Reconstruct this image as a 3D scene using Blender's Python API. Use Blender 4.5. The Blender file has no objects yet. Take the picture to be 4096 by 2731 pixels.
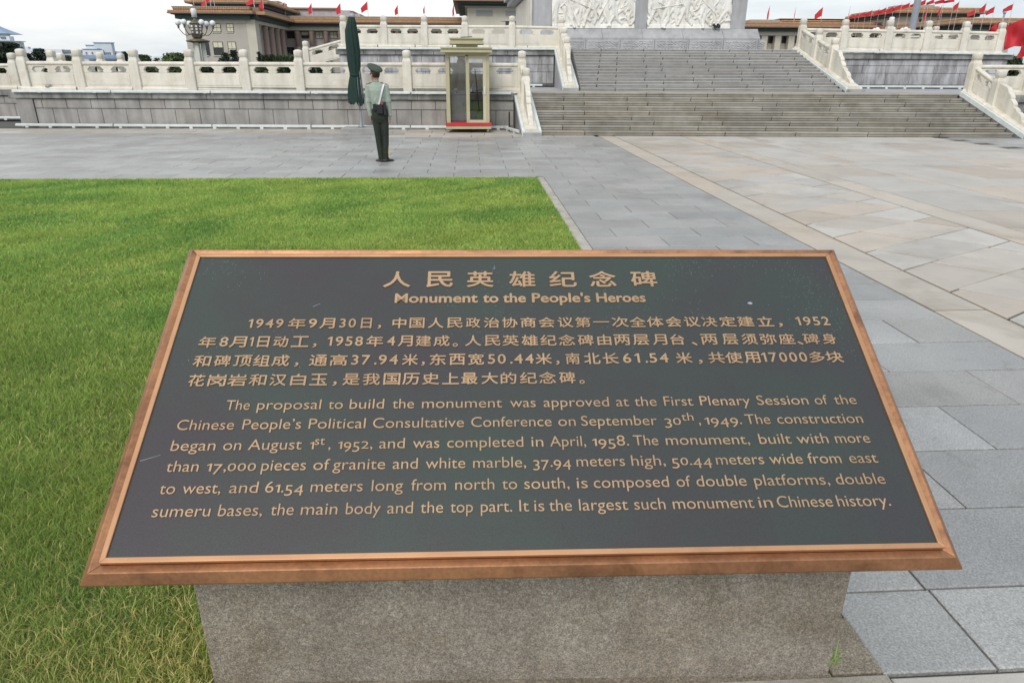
import bpy, bmesh, math, random
import numpy as np
from mathutils import Vector, Matrix, Euler

random.seed(7)
rng = np.random.default_rng(7)
SC = bpy.context.scene
COL = SC.collection
R = math.radians

# ---------------------------------------------------------------- camera
F_PX, CX, CY, EYE = 2730.0, 2048.0, 1365.5, 1.8
PITCH, YAW, ROLL = 0.379186, 0.058581, 0.004
FWD = Vector((math.sin(YAW) * math.cos(PITCH), math.cos(YAW) * math.cos(PITCH), -math.sin(PITCH)))
RGT = Vector((math.cos(YAW), -math.sin(YAW), 0))
UPV = RGT.cross(FWD)
cr, sr = math.cos(ROLL), math.sin(ROLL)
XA = RGT * cr + UPV * sr
YA = UPV * cr - RGT * sr
cam = bpy.data.cameras.new('camera')
cam.sensor_width = 36.0
cam.sensor_fit = 'HORIZONTAL'
cam.lens = 36.0 * F_PX / 4096.0
cam.clip_start = 0.05
cam.clip_end = 6000
camo = bpy.data.objects.new('camera', cam)
COL.objects.link(camo)
mw = Matrix.Identity(4)
for i, ax in enumerate((XA, YA, -FWD)):
    for j in range(3):
        mw[j][i] = ax[j]
mw.translation = Vector((0, 0, EYE))
camo.matrix_world = mw
SC.camera = camo

# ---------------------------------------------------------------- light
SUN_EL, SUN_AZ = R(43), R(198)          # azimuth clockwise from +Y
sun = bpy.data.lights.new('sun', 'SUN')
sun.energy = 1.5
sun.angle = R(24)
sun.color = (1.0, 0.965, 0.91)
suno = bpy.data.objects.new('sun', sun)
COL.objects.link(suno)
sd = Vector((math.sin(SUN_AZ) * math.cos(SUN_EL), math.cos(SUN_AZ) * math.cos(SUN_EL), math.sin(SUN_EL)))
suno.rotation_euler = sd.to_track_quat('Z', 'Y').to_euler()
suno.location = (0, 0, 60)

world = bpy.data.worlds.new('World')
SC.world = world
world.use_nodes = True
wt = world.node_tree
wn, wl = wt.nodes, wt.links
for n in list(wn):
    wn.remove(n)
sky = wn.new('ShaderNodeTexSky')
sky.sky_type = 'NISHITA'
sky.sun_disc = False
sky.sun_elevation = SUN_EL
sky.sun_rotation = SUN_AZ
sky.air_density = 1.0
sky.dust_density = 1.5
tc = wn.new('ShaderNodeTexCoord')
mp = wn.new('ShaderNodeMapping')
mp.inputs['Scale'].default_value = (1.0, 1.0, 5.0)
nz = wn.new('ShaderNodeTexNoise')
nz.inputs['Scale'].default_value = 1.7
nz.inputs['Detail'].default_value = 7
nz.inputs['Roughness'].default_value = 0.55
rp = wn.new('ShaderNodeValToRGB')
rp.color_ramp.elements[0].position = 0.36
rp.color_ramp.elements[0].color = (5.0, 5.9, 6.8, 1)
rp.color_ramp.elements[1].position = 0.60
rp.color_ramp.elements[1].color = (10.0, 10.0, 9.9, 1)
mx = wn.new('ShaderNodeMix')
mx.data_type = 'RGBA'
mx.inputs['Factor'].default_value = 0.84
bg = wn.new('ShaderNodeBackground')
bg.inputs['Strength'].default_value = 0.1
wo = wn.new('ShaderNodeOutputWorld')
wl.new(tc.outputs['Generated'], mp.inputs['Vector'])
# brighter, whiter cloud towards the hidden low western light (left of the view)
sx = wn.new('ShaderNodeSeparateXYZ')
wl.new(tc.outputs['Generated'], sx.inputs[0])
ad = wn.new('ShaderNodeMath'); ad.operation = 'MULTIPLY'; ad.inputs[1].default_value = -0.16
wl.new(sx.outputs['X'], ad.inputs[0])
ad2 = wn.new('ShaderNodeMath'); ad2.operation = 'ADD'
wl.new(ad.outputs[0], ad2.inputs[0])
wl.new(mp.outputs[0], nz.inputs['Vector'])
wl.new(nz.outputs['Fac'], ad2.inputs[1])
wl.new(ad2.outputs[0], rp.inputs['Fac'])
wl.new(sky.outputs[0], mx.inputs['A'])
wl.new(rp.outputs[0], mx.inputs['B'])
wl.new(mx.outputs['Result'], bg.inputs['Color'])
wl.new(bg.outputs[0], wo.inputs['Surface'])

SC.view_settings.view_transform = 'Standard'
SC.view_settings.look = 'None'
SC.view_settings.exposure = 0.22
SC.view_settings.gamma = 1.0
SC.view_settings.use_curve_mapping = False
SC.render.engine = 'CYCLES'
SC.cycles.max_bounces = 6
SC.cycles.transparent_max_bounces = 12
SC.cycles.use_denoising = True

# ---------------------------------------------------------------- materials
def mat(name, col, col2=None, scale=6.0, rough=0.7, metal=0.0, bump=0.0, bscale=60.0, objvar=0.0,
        streak=0.0, speck=0.0, speck_scale=160.0, speck_cols=None, stretch=(1, 1, 1), detail=6.0, spec=0.5,
        lo=0.35, hi=0.65, attr=None, warm=0.0, joint=None):
    m = bpy.data.materials.new(name)
    m.use_nodes = True
    nt = m.node_tree
    N, L = nt.nodes, nt.links
    b = N['Principled BSDF']
    b.inputs['Roughness'].default_value = rough
    b.inputs['Metallic'].default_value = metal
    b.inputs['Specular IOR Level'].default_value = spec
    geo = N.new('ShaderNodeNewGeometry')
    col2 = col2 or tuple(c * 0.8 for c in col)
    mpn = N.new('ShaderNodeMapping')
    mpn.inputs['Scale'].default_value = stretch
    L.new(geo.outputs['Position'], mpn.inputs['Vector'])
    no = N.new('ShaderNodeTexNoise')
    no.inputs['Scale'].default_value = scale
    no.inputs['Detail'].default_value = detail
    no.inputs['Roughness'].default_value = 0.6
    L.new(mpn.outputs[0], no.inputs['Vector'])
    ra = N.new('ShaderNodeValToRGB')
    ra.color_ramp.elements[0].position = lo
    ra.color_ramp.elements[1].position = hi
    ra.color_ramp.elements[0].color = (*col2, 1)
    ra.color_ramp.elements[1].color = (*col, 1)
    L.new(no.outputs['Fac'], ra.inputs['Fac'])
    out = ra.outputs['Color']

    def mul(a, fac_socket, dark, light):
        mr = N.new('ShaderNodeMapRange')
        mr.inputs['To Min'].default_value = dark
        mr.inputs['To Max'].default_value = light
        L.new(fac_socket, mr.inputs['Value'])
        v = N.new('ShaderNodeVectorMath')
        v.operation = 'SCALE'
        L.new(a, v.inputs[0])
        L.new(mr.outputs[0], v.inputs['Scale'])
        return v.outputs[0], mr
    if objvar or warm:
        oi = N.new('ShaderNodeObjectInfo')
        if warm:
            wc = N.new('ShaderNodeMix'); wc.data_type = 'RGBA'; wc.blend_type = 'MULTIPLY'
            wc.inputs['B'].default_value = (1.0, 0.86, 0.72, 1)
            fr = N.new('ShaderNodeMath'); fr.operation = 'MULTIPLY'; fr.inputs[1].default_value = 7.31
            L.new(oi.outputs['Random'], fr.inputs[0])
            f2 = N.new('ShaderNodeMath'); f2.operation = 'FRACT'
            L.new(fr.outputs[0], f2.inputs[0])
            f3 = N.new('ShaderNodeMath'); f3.operation = 'POWER'; f3.inputs[1].default_value = 2.2
            L.new(f2.outputs[0], f3.inputs[0])
            f4 = N.new('ShaderNodeMath'); f4.operation = 'MULTIPLY'; f4.inputs[1].default_value = warm
            L.new(f3.outputs[0], f4.inputs[0])
            L.new(f4.outputs[0], wc.inputs['Factor'])
            L.new(out, wc.inputs['A'])
            out = wc.outputs['Result']
        if objvar:
            out, _ = mul(out, oi.outputs['Random'], 1 - objvar, 1 + objvar)
    if streak:
        ms = N.new('ShaderNodeMapping')
        ms.inputs['Scale'].default_value = (2.6, 2.6, 0.28)
        L.new(geo.outputs['Position'], ms.inputs['Vector'])
        n2 = N.new('ShaderNodeTexNoise')
        n2.inputs['Scale'].default_value = 1.6
        n2.inputs['Detail'].default_value = 5
        L.new(ms.outputs[0], n2.inputs['Vector'])
        out, mr = mul(out, n2.outputs['Fac'], 1 - streak, 1.08)
        mr.inputs['From Min'].default_value = 0.34
        mr.inputs['From Max'].default_value = 0.58
    if speck:
        n3 = N.new('ShaderNodeTexNoise')
        n3.inputs['Scale'].default_value = speck_scale
        n3.inputs['Detail'].default_value = 2
        L.new(geo.outputs['Position'], n3.inputs['Vector'])
        out, mr = mul(out, n3.outputs['Fac'], 1 - speck, 1 + speck)
        mr.inputs['From Min'].default_value = 0.38
        mr.inputs['From Max'].default_value = 0.62
    if attr:
        at_ = N.new('ShaderNodeAttribute')
        at_.attribute_name = attr
        v = N.new('ShaderNodeVectorMath'); v.operation = 'MULTIPLY'
        L.new(out, v.inputs[0]); L.new(at_.outputs['Color'], v.inputs[1])
        out = v.outputs[0]
    L.new(out, b.inputs['Base Color'])
    if bump:
        nb = N.new('ShaderNodeTexNoise')
        nb.inputs['Scale'].default_value = bscale
        nb.inputs['Detail'].default_value = 4
        L.new(mpn.outputs[0], nb.inputs['Vector'])
        bp = N.new('ShaderNodeBump')
        bp.inputs['Strength'].default_value = bump
        bp.inputs['Distance'].default_value = 0.02
        L.new(nb.outputs['Fac'], bp.inputs['Height'])
        L.new(bp.outputs[0], b.inputs['Normal'])
    return m

MA = {}
MA['marble'] = mat('marble', (0.70, 0.67, 0.59), (0.63, 0.595, 0.51), 2.2, 0.6, bump=.15, bscale=40, objvar=.04, streak=.10)
MA['granite_wall'] = mat('granite_wall', (0.37, 0.36, 0.345), (0.27, 0.26, 0.25), 1.6, 0.75, bump=.3, bscale=90, objvar=.07, streak=.22, speck=.10, warm=.2)
MA['granite_stained'] = mat('granite_stained', (0.46, 0.46, 0.475), (0.24, 0.235, 0.245), 1.9, 0.75, bump=.3, bscale=90, objvar=.05, streak=.15, speck=.08, stretch=(1.7, 1.7, .45), lo=.40, hi=.62)
MA['granite_cap'] = mat('granite_cap', (0.31, 0.31, 0.295), (0.15, 0.155, 0.15), 1.9, 0.75, bump=.3, bscale=90, objvar=.10, streak=.38, speck=.10)
MA['granite_plain'] = mat('granite_plain', (0.40, 0.40, 0.41), (0.33, 0.33, 0.34), 1.2, 0.7, bump=.2, bscale=60, objvar=.04, streak=.10)
MA['granite_carved'] = mat('granite_carved', (0.42, 0.42, 0.42), (0.31, 0.31, 0.31), 9.0, 0.8, bump=1.0, bscale=8, objvar=.05, detail=3)
MA['step'] = mat('step_stone', (0.34, 0.325, 0.285), (0.285, 0.27, 0.235), 1.3, 0.7, bump=.25, bscale=120, objvar=.14, streak=.08, speck=.08, warm=.35)
MA['step_up'] = mat('step_stone_grey', (0.37, 0.365, 0.355), (0.33, 0.325, 0.315), 1.3, 0.7, bump=.25, bscale=120, objvar=.09, streak=.05, speck=.08, warm=.15)
MA['joint'] = mat('joint_mortar', (0.085, 0.08, 0.075), None, 8, 0.9)
MA['slab'] = mat('grey_slab', (0.38, 0.382, 0.375), (0.29, 0.295, 0.293), 1.1, 0.30, bump=.35, bscale=180, objvar=.13, speck=.16, speck_scale=110, warm=.18)
MA['beige'] = mat('beige_slab', (0.50, 0.47, 0.425), (0.425, 0.40, 0.365), 1.6, 0.40, bump=.15, bscale=90, objvar=.09, warm=.75, speck=.05, speck_scale=140)
MA['tan'] = mat('tan_slab', (0.51, 0.455, 0.385), (0.43, 0.39, 0.33), 1.5, 0.42, bump=.15, bscale=90, objvar=.08, warm=.5, speck=.05, speck_scale=140)
MA['kerb'] = mat('kerb_stone', (0.46, 0.44, 0.40), (0.36, 0.33, 0.28), 2.0, 0.75, bump=.3, bscale=120, objvar=.06, speck=.12, speck_scale=140)
MA['kerb_brown'] = mat('kerb_stone_brown', (0.30, 0.26, 0.205), (0.20, 0.17, 0.125), 5.0, 0.75, bump=.5, bscale=120, speck=.25, speck_scale=170)
MA['plinth'] = mat('plinth_granite', (0.33, 0.295, 0.25), (0.24, 0.212, 0.178), 2.6, 0.8, bump=.35, bscale=200, speck=.12, speck_scale=60)
MA['led'] = mat('light_strip_white', (0.70, 0.75, 0.74), (0.58, 0.63, 0.62), 5, 0.45, objvar=.04)
MA['ground'] = mat('ground', (0.12, 0.12, 0.115), (0.09, 0.09, 0.085), .4, 0.9)
MA['soil'] = mat('lawn_soil', (0.13, 0.17, 0.035), (0.08, 0.10, 0.03), 9.0, 0.95)
MA['building'] = mat('sandstone', (0.50, 0.46, 0.42), (0.45, 0.41, 0.37), .25, 0.85, objvar=.03)
MA['building_light'] = mat('sandstone_light', (0.60, 0.56, 0.47), (0.54, 0.50, 0.42), .25, 0.85, objvar=.03)
MA['lavender'] = mat('parapet_grey', (0.46, 0.43, 0.43), None, .4, 0.85)
MA['tile'] = mat('roof_tile_ochre', (0.50, 0.32, 0.15), (0.36, 0.21, 0.12), .8, 0.55, bump=.3, bscale=3)  # ochre lightened a little: distance haze is put into the colour
MA['tile_edge'] = mat('roof_edge_brown', (0.30, 0.17, 0.12), (0.24, 0.14, 0.10), .9, 0.7)
MA['roof_grey'] = mat('roof_band_grey', (0.38, 0.36, 0.32), None, .9, 0.7)
MA['frieze'] = mat('frieze_green', (0.060, 0.10, 0.095), (0.045, 0.06, 0.065), 3.0, 0.7)  # dark green, lightened in the colour to stand for distance haze
MA['column_pink'] = mat('column_pink', (0.42, 0.30, 0.25), (0.40, 0.30, 0.26), .5, 0.7)
MA['glass_dark'] = mat('window_dark', (0.04, 0.045, 0.05), None, 1, 0.12)
MA['curtain'] = mat('curtain_yellow', (0.82, 0.78, 0.60), (0.62, 0.59, 0.45), 2.5, 0.6, stretch=(3, 3, .3))
MA['sash'] = mat('window_frame_dark', (0.05, 0.04, 0.035), None, 2, 0.5)
MA['red_flag'] = mat('flag_red', (0.60, 0.035, 0.045), (0.50, 0.025, 0.035), 2, 0.7)
MA['pole_white'] = mat('pole_white', (0.62, 0.55, 0.55), None, 2, 0.5)
MA['pole_grey'] = mat('pole_grey', (0.33, 0.35, 0.40), (0.30, 0.32, 0.37), 2, 0.45)
MA['globe'] = mat('lamp_globe', (0.80, 0.80, 0.82), (0.76, 0.76, 0.80), 2, 0.3)
MA['bronze'] = mat('lamp_bronze', (0.20, 0.17, 0.12), (0.11, 0.095, 0.07), 6, 0.5, metal=.4)
MA['white_stone'] = mat('lamp_white_stone', (0.66, 0.66, 0.60), None, 2, 0.6)
MA['hedge'] = mat('hedge_leaves', (0.055, 0.085, 0.035), (0.022, 0.040, 0.018), 1.4, 0.7, detail=8)
MA['leaf_dark'] = mat('leaves_dark', (0.045, 0.075, 0.045), (0.02, 0.035, 0.024), 1.5, 0.7, attr='shade')
MA['leaf_mid'] = mat('leaves_mid', (0.09, 0.13, 0.06), (0.045, 0.07, 0.03), 1.5, 0.7, attr='shade')
MA['leaf_light'] = mat('leaves_light', (0.17, 0.22, 0.09), (0.09, 0.12, 0.05), 1.5, 0.7, attr='shade')
MA['bark'] = mat('bark', (0.10, 0.075, 0.05), None, 5, 0.9)
MA['grass'] = mat('grass_blades', (0.43, 0.57, 0.14), (0.30, 0.45, 0.10), 1.3, 0.65, attr='shade', detail=5, lo=.38, hi=.62, spec=.3)
MA['copper'] = mat('copper_frame', (0.46, 0.225, 0.11), (0.27, 0.13, 0.07), 3.5, 0.40, metal=.6, bump=.08, bscale=200, stretch=(1, 3, 3), lo=.28, hi=.6, speck=.08, speck_scale=90)
MA['copper_light'] = mat('copper_lip', (0.58, 0.33, 0.18), (0.50, 0.27, 0.14), 4, 0.42, metal=.5)
MA['letter'] = mat('letter_copper', (0.53, 0.355, 0.215), (0.42, 0.275, 0.165), 9, 0.42, metal=.45)
MA['cloth_green'] = mat('umbrella_cloth', (0.007, 0.034, 0.026), (0.004, 0.022, 0.017), 8, 0.8)
MA['steel'] = mat('painted_steel', (0.28, 0.30, 0.31), (0.23, 0.25, 0.26), 6, 0.45, metal=.3)
MA['concrete'] = mat('concrete_base', (0.34, 0.335, 0.33), (0.28, 0.275, 0.27), 5, 0.85, bump=.3)
MA['kiosk'] = mat('kiosk_paint', (0.45, 0.42, 0.265), (0.40, 0.375, 0.235), 3, 0.45)
MA['kiosk_light'] = mat('kiosk_door_paint', (0.54, 0.49, 0.35), (0.50, 0.455, 0.32), 3, 0.45)
MA['kiosk_red'] = mat('kiosk_red', (0.50, 0.03, 0.035), (0.42, 0.03, 0.03), 3, 0.5)
MA['cabinet'] = mat('cabinet_grey', (0.36, 0.35, 0.35), None, 3, 0.5)
MA['black'] = mat('black_plastic', (0.02, 0.02, 0.022), None, 3, 0.45)
MA['white_plastic'] = mat('white_plastic', (0.75, 0.75, 0.74), None, 3, 0.4)
MA['broom'] = mat('broom_green', (0.10, 0.30, 0.06), None, 3, 0.7)
MA['skin'] = mat('skin', (0.42, 0.235, 0.16), (0.38, 0.20, 0.13), 9, 0.5)
MA['hair'] = mat('hair', (0.018, 0.014, 0.012), None, 9, 0.6)
MA['shirt'] = mat('shirt_green', (0.36, 0.42, 0.36), (0.29, 0.35, 0.30), 7, 0.85, bump=.4, bscale=14)
MA['trousers'] = mat('trousers_green', (0.022, 0.030, 0.021), (0.014, 0.020, 0.015), 7, 0.85, bump=.3, bscale=12)
MA['cap'] = mat('cap_green', (0.050, 0.078, 0.052), (0.040, 0.060, 0.042), 9, 0.8)
MA['shoe'] = mat('shoe_leather', (0.018, 0.022, 0.024), None, 5, 0.25)
MA['pouch'] = mat('pouch_black', (0.016, 0.017, 0.022), (0.011, 0.011, 0.014), 20, 0.7)
MA['strap'] = mat('strap_white', (0.78, 0.78, 0.82), None, 5, 0.6)
MA['yellow'] = mat('braid_yellow', (0.60, 0.42, 0.06), None, 5, 0.6)
MA['red_dark'] = mat('red_trim', (0.30, 0.02, 0.02), None, 5, 0.6)
MA['far_blue'] = mat('far_wall_bluegrey', (0.60, 0.66, 0.70), (0.55, 0.61, 0.66), .2, 0.9)  # distance haze is painted into this pale wall colour
MA['far_white'] = mat('far_wall_white', (0.74, 0.76, 0.78), (0.70, 0.72, 0.75), .2, 0.9)  # whiter than the wall itself, haze included in the colour
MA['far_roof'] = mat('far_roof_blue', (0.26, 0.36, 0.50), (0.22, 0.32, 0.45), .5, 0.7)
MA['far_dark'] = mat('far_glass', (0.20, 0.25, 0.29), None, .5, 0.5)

# mineral grains of the plinth and the near slabs
def grains(m, scale, amt):
    N, L = m.node_tree.nodes, m.node_tree.links
    b = N['Principled BSDF']; src = b.inputs['Base Color'].links[0].from_socket
    geo = N.new('ShaderNodeNewGeometry')
    for sc, am in ((scale, amt), (scale * .45, amt * .6)):
        vo = N.new('ShaderNodeTexVoronoi'); vo.inputs['Scale'].default_value = sc
        L.new(geo.outputs['Position'], vo.inputs['Vector'])
        wh = N.new('ShaderNodeTexWhiteNoise'); L.new(vo.outputs['Position'], wh.inputs['Vector'])
        mr = N.new('ShaderNodeMapRange'); mr.inputs['To Min'].default_value = 1 - am; mr.inputs['To Max'].default_value = 1 + am
        L.new(wh.outputs['Value'], mr.inputs['Value'])
        v = N.new('ShaderNodeVectorMath'); v.operation = 'SCALE'
        L.new(src, v.inputs[0]); L.new(mr.outputs[0], v.inputs['Scale']); src = v.outputs[0]
    L.new(src, b.inputs['Base Color'])
grains(MA['plinth'], 420, .42)
grains(MA['kerb_brown'], 330, .22)
grains(MA['slab'], 260, .14)
def stains(m, scale, amt, lo=.52, hi=.72, dark=(.62, .58, .52)):
    N, L = m.node_tree.nodes, m.node_tree.links
    b = N['Principled BSDF']; src = b.inputs['Base Color'].links[0].from_socket
    geo = N.new('ShaderNodeNewGeometry')
    n1 = N.new('ShaderNodeTexNoise'); n1.inputs['Scale'].default_value = scale; n1.inputs['Detail'].default_value = 9; n1.inputs['Roughness'].default_value = .68
    n1.inputs['Distortion'].default_value = .8
    L.new(geo.outputs['Position'], n1.inputs['Vector'])
    mr = N.new('ShaderNodeMapRange'); mr.inputs['From Min'].default_value = lo; mr.inputs['From Max'].default_value = hi; mr.inputs['To Max'].default_value = amt
    L.new(n1.outputs['Fac'], mr.inputs['Value'])
    x = N.new('ShaderNodeMix'); x.data_type = 'RGBA'; x.blend_type = 'MULTIPLY'; x.inputs['B'].default_value = (*dark, 1)
    L.new(mr.outputs[0], x.inputs['Factor']); L.new(src, x.inputs['A']); L.new(x.outputs['Result'], b.inputs['Base Color'])
stains(MA['slab'], .8, .8); stains(MA['slab'], 6, .5, .58, .70)
stains(MA['beige'], .7, .7); stains(MA['beige'], 5, .5, .58, .72); stains(MA['tan'], .9, .8)
stains(MA['kerb'], 3, .9, .48, .7); stains(MA['plinth'], 2.2, .8, .48, .7, (.66, .60, .50))
stains(MA['marble'], 2.4, .55, .52, .70, (.74, .68, .56)); stains(MA['step'], 1.1, .8, .46, .68, (.66, .62, .55))
stains(MA['copper'], 5, .8, .50, .68, (.50, .45, .42)); stains(MA['copper_light'], 7, .5, .52, .68, (.6, .55, .5))
# grass blades and leaves let some light through
def translucent(m, f):
    N, L = m.node_tree.nodes, m.node_tree.links
    b = N['Principled BSDF']; o = [n for n in N if n.type == 'OUTPUT_MATERIAL'][0]
    t = N.new('ShaderNodeBsdfTranslucent'); x = N.new('ShaderNodeMixShader'); x.inputs[0].default_value = f
    L.new(b.inputs['Base Color'].links[0].from_socket, t.inputs['Color'])
    L.new(b.outputs[0], x.inputs[1]); L.new(t.outputs[0], x.inputs[2]); L.new(x.outputs[0], o.inputs['Surface'])
translucent(MA['grass'], .4)
for k_ in ('leaf_dark', 'leaf_mid', 'leaf_light'):
    translucent(MA[k_], .25)

# clear glass
def glass_mat():
    m = bpy.data.materials.new('clear_glass')
    m.use_nodes = True
    N, L = m.node_tree.nodes, m.node_tree.links
    for n in list(N):
        N.remove(n)
    o = N.new('ShaderNodeOutputMaterial')
    t = N.new('ShaderNodeBsdfTransparent')
    t.inputs['Color'].default_value = (0.985, 0.99, 0.99, 1)
    g = N.new('ShaderNodeBsdfGlossy')
    g.inputs['Roughness'].default_value = 0.03
    f = N.new('ShaderNodeFresnel')
    f.inputs['IOR'].default_value = 1.5
    mxs = N.new('ShaderNodeMixShader')
    L.new(f.outputs[0], mxs.inputs[0]); L.new(t.outputs[0], mxs.inputs[1]); L.new(g.outputs[0], mxs.inputs[2])
    L.new(mxs.outputs[0], o.inputs[0])
    return m
MA['glass'] = glass_mat()

# sign panel: dark bronze with dust specks and scratches of its own
def panel_mat():
    m = mat('bronze_panel', (0.043, 0.060, 0.051), (0.050, 0.044, 0.048), 2.0, 0.36, metal=.25, bump=.12, bscale=420, speck=.10, speck_scale=300, spec=.6)
    N, L = m.node_tree.nodes, m.node_tree.links
    b = N['Principled BSDF']
    src = b.inputs['Base Color'].links[0].from_socket
    geo = N.new('ShaderNodeNewGeometry')
    vo = N.new('ShaderNodeTexVoronoi')
    vo.inputs['Scale'].default_value = 190
    L.new(geo.outputs['Position'], vo.inputs['Vector'])
    lt = N.new('ShaderNodeMath'); lt.operation = 'LESS_THAN'; lt.inputs[1].default_value = 0.13
    L.new(vo.outputs['Distance'], lt.inputs[0])
    pn = N.new('ShaderNodeTexNoise'); pn.inputs['Scale'].default_value = 3.3; pn.inputs['Detail'].default_value = 3
    L.new(geo.outputs['Position'], pn.inputs['Vector'])
    mr = N.new('ShaderNodeMapRange'); mr.inputs['From Min'].default_value = .50; mr.inputs['From Max'].default_value = .68
    L.new(pn.outputs['Fac'], mr.inputs['Value'])
    # dust lies mostly towards the upper edge of the plate
    sp = N.new('ShaderNodeSeparateXYZ'); L.new(geo.outputs['Position'], sp.inputs[0])
    mz = N.new('ShaderNodeMapRange'); mz.inputs['From Min'].default_value = .95; mz.inputs['From Max'].default_value = 1.22
    L.new(sp.outputs['Z'], mz.inputs['Value'])
    wh = N.new('ShaderNodeTexWhiteNoise'); L.new(vo.outputs['Position'], wh.inputs['Vector'])
    g1 = N.new('ShaderNodeMath'); g1.operation = 'MULTIPLY'; L.new(mr.outputs[0], g1.inputs[0]); L.new(mz.outputs[0], g1.inputs[1])
    g2 = N.new('ShaderNodeMath'); g2.operation = 'GREATER_THAN'; L.new(g1.outputs[0], g2.inputs[0]); L.new(wh.outputs['Value'], g2.inputs[1])
    g3 = N.new('ShaderNodeMath'); g3.operation = 'MULTIPLY'; L.new(g2.outputs[0], g3.inputs[0]); L.new(lt.outputs[0], g3.inputs[1])
    mxn = N.new('ShaderNodeMix'); mxn.data_type = 'RGBA'
    mxn.inputs['B'].default_value = (0.5, 0.54, 0.54, 1)
    L.new(g3.outputs[0], mxn.inputs['Factor']); L.new(src, mxn.inputs['A'])
    L.new(mxn.outputs['Result'], b.inputs['Base Color'])
    return m
MA['panel'] = panel_mat()

# ---------------------------------------------------------------- building blocks
class MB:
    def __init__(self):
        self.v, self.f = [], []

    def add(self, vs, fs):
        n = len(self.v)
        self.v += [tuple(p) for p in vs]
        self.f += [tuple(i + n for i in f) for f in fs]
        return self

    def box(self, x0, y0, z0, x1, y1, z1, b=0.0):
        if b <= 0:
            vs = [(x, y, z) for x in (x0, x1) for y in (y0, y1) for z in (z0, z1)]
            return self.add(vs, [(0, 1, 3, 2), (4, 6, 7, 5), (0, 4, 5, 1), (2, 3, 7, 6), (0, 2, 6, 4), (1, 5, 7, 3)])
        # box with a chamfered top rim
        lo = [(x0, y0, z0), (x1, y0, z0), (x1, y1, z0), (x0, y1, z0)]
        m = [(x0, y0, z1 - b), (x1, y0, z1 - b), (x1, y1, z1 - b), (x0, y1, z1 - b)]
        t = [(x0 + b, y0 + b, z1), (x1 - b, y0 + b, z1), (x1 - b, y1 - b, z1), (x0 + b, y1 - b, z1)]
        fs = [(3, 2, 1, 0), (8, 9, 10, 11)]
        for i in range(4):
            j = (i + 1) % 4
            fs += [(i, j, 4 + j, 4 + i), (4 + i, 4 + j, 8 + j, 8 + i)]
        return self.add(lo + m + t, fs)

    def prism(self, poly, fn, d0, d1):
        """poly: list of (a,b); fn(a,b,d)->xyz ; extruded from d0 to d1"""
        n = len(poly)
        vs = [fn(a, b, d0) for a, b in poly] + [fn(a, b, d1) for a, b in poly]
        fs = [tuple(range(n - 1, -1, -1)), tuple(range(n, 2 * n))]
        fs += [(i, (i + 1) % n, n + (i + 1) % n, n + i) for i in range(n)]
        return self.add(vs, fs)

    def rings(self, rings, close=True, caps=True):
        k = len(rings[0])
        vs = [p for r in rings for p in r]
        fs = []
        for i in range(len(rings) - 1):
            for j in range(k if close else k - 1):
                a, b = i * k + j, i * k + (j + 1) % k
                fs.append((a, b, b + k, a + k))
        if caps and close:
            fs.append(tuple(range(k - 1, -1, -1)))
            fs.append(tuple((len(rings) - 1) * k + j for j in range(k)))
        return self.add(vs, fs)

    def tube(self, pts, radii, k=10, caps=True):
        pts = [Vector(p) for p in pts]
        if not hasattr(radii, '__len__'):
            radii = [radii] * len(pts)
        rr = []
        a = None
        for i, p in enumerate(pts):
            t = (pts[min(i + 1, len(pts) - 1)] - pts[max(i - 1, 0)]).normalized()
            if a is None:
                a = t.cross(Vector((0, 0, 1)))
                if a.length < .35:
                    a = t.cross(Vector((0, 1, 0)))
            a = (a - t * a.dot(t)).normalized()
            b = t.cross(a)
            r = radii[i]
            ra, rb = (r if hasattr(r, '__len__') else (r, r))
            rr.append([p + a * (ra * math.cos(q)) + b * (rb * math.sin(q)) for q in [2 * math.pi * j / k for j in range(k)]])
        return self.rings(rr, True, caps)

    def lathe(self, prof, c=(0, 0, 0), k=16):
        rr = [[(c[0] + r * math.cos(2 * math.pi * j / k), c[1] + r * math.sin(2 * math.pi * j / k), c[2] + z) for j in range(k)] for r, z in prof]
        return self.rings(rr)

    def sphere(self, c, r, k=14, n=8, sc=(1, 1, 1)):
        rr = []
        for i in range(n + 1):
            th = math.pi * (0.02 + 0.96 * i / n)
            rr.append([(c[0] + sc[0] * r * math.sin(th) * math.cos(2 * math.pi * j / k), c[1] + sc[1] * r * math.sin(th) * math.sin(2 * math.pi * j / k), c[2] - sc[2] * r * math.cos(th)) for j in range(k)])
        return self.rings(rr)

    def mesh(self, name, material, smooth=False):
        me = bpy.data.meshes.new(name)
        me.from_pydata(self.v, [], self.f)
        bm = bmesh.new(); bm.from_mesh(me)
        bmesh.ops.recalc_face_normals(bm, faces=bm.faces)
        bm.to_mesh(me); bm.free()
        if material is not None:
            me.materials.append(MA[material] if isinstance(material, str) else material)
        if smooth:
            me.polygons.foreach_set('use_smooth', [True] * len(me.polygons))
        me.update()
        return me

def link(name, me, parent=None, loc=None, rot=None):
    o = bpy.data.objects.new(name, me)
    COL.objects.link(o)
    if parent is not None:
        o.parent = parent
    if loc is not None:
        o.location = loc
    if rot is not None:
        o.rotation_euler = rot
    return o

def tag(o, label=None, cat=None, group=None, kind=None):
    if label: o['label'] = label
    if cat: o['category'] = cat
    if group: o['group'] = group
    if kind: o['kind'] = kind
    return o

def thing(name, label, cat, loc=(0, 0, 0), rotz=0, group=None, kind=None):
    o = bpy.data.objects.new(name, None)
    o.empty_display_size = 0.1
    COL.objects.link(o)
    o.location = loc
    o.rotation_euler = (0, 0, rotz)
    return tag(o, label, cat, group, kind)

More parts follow.
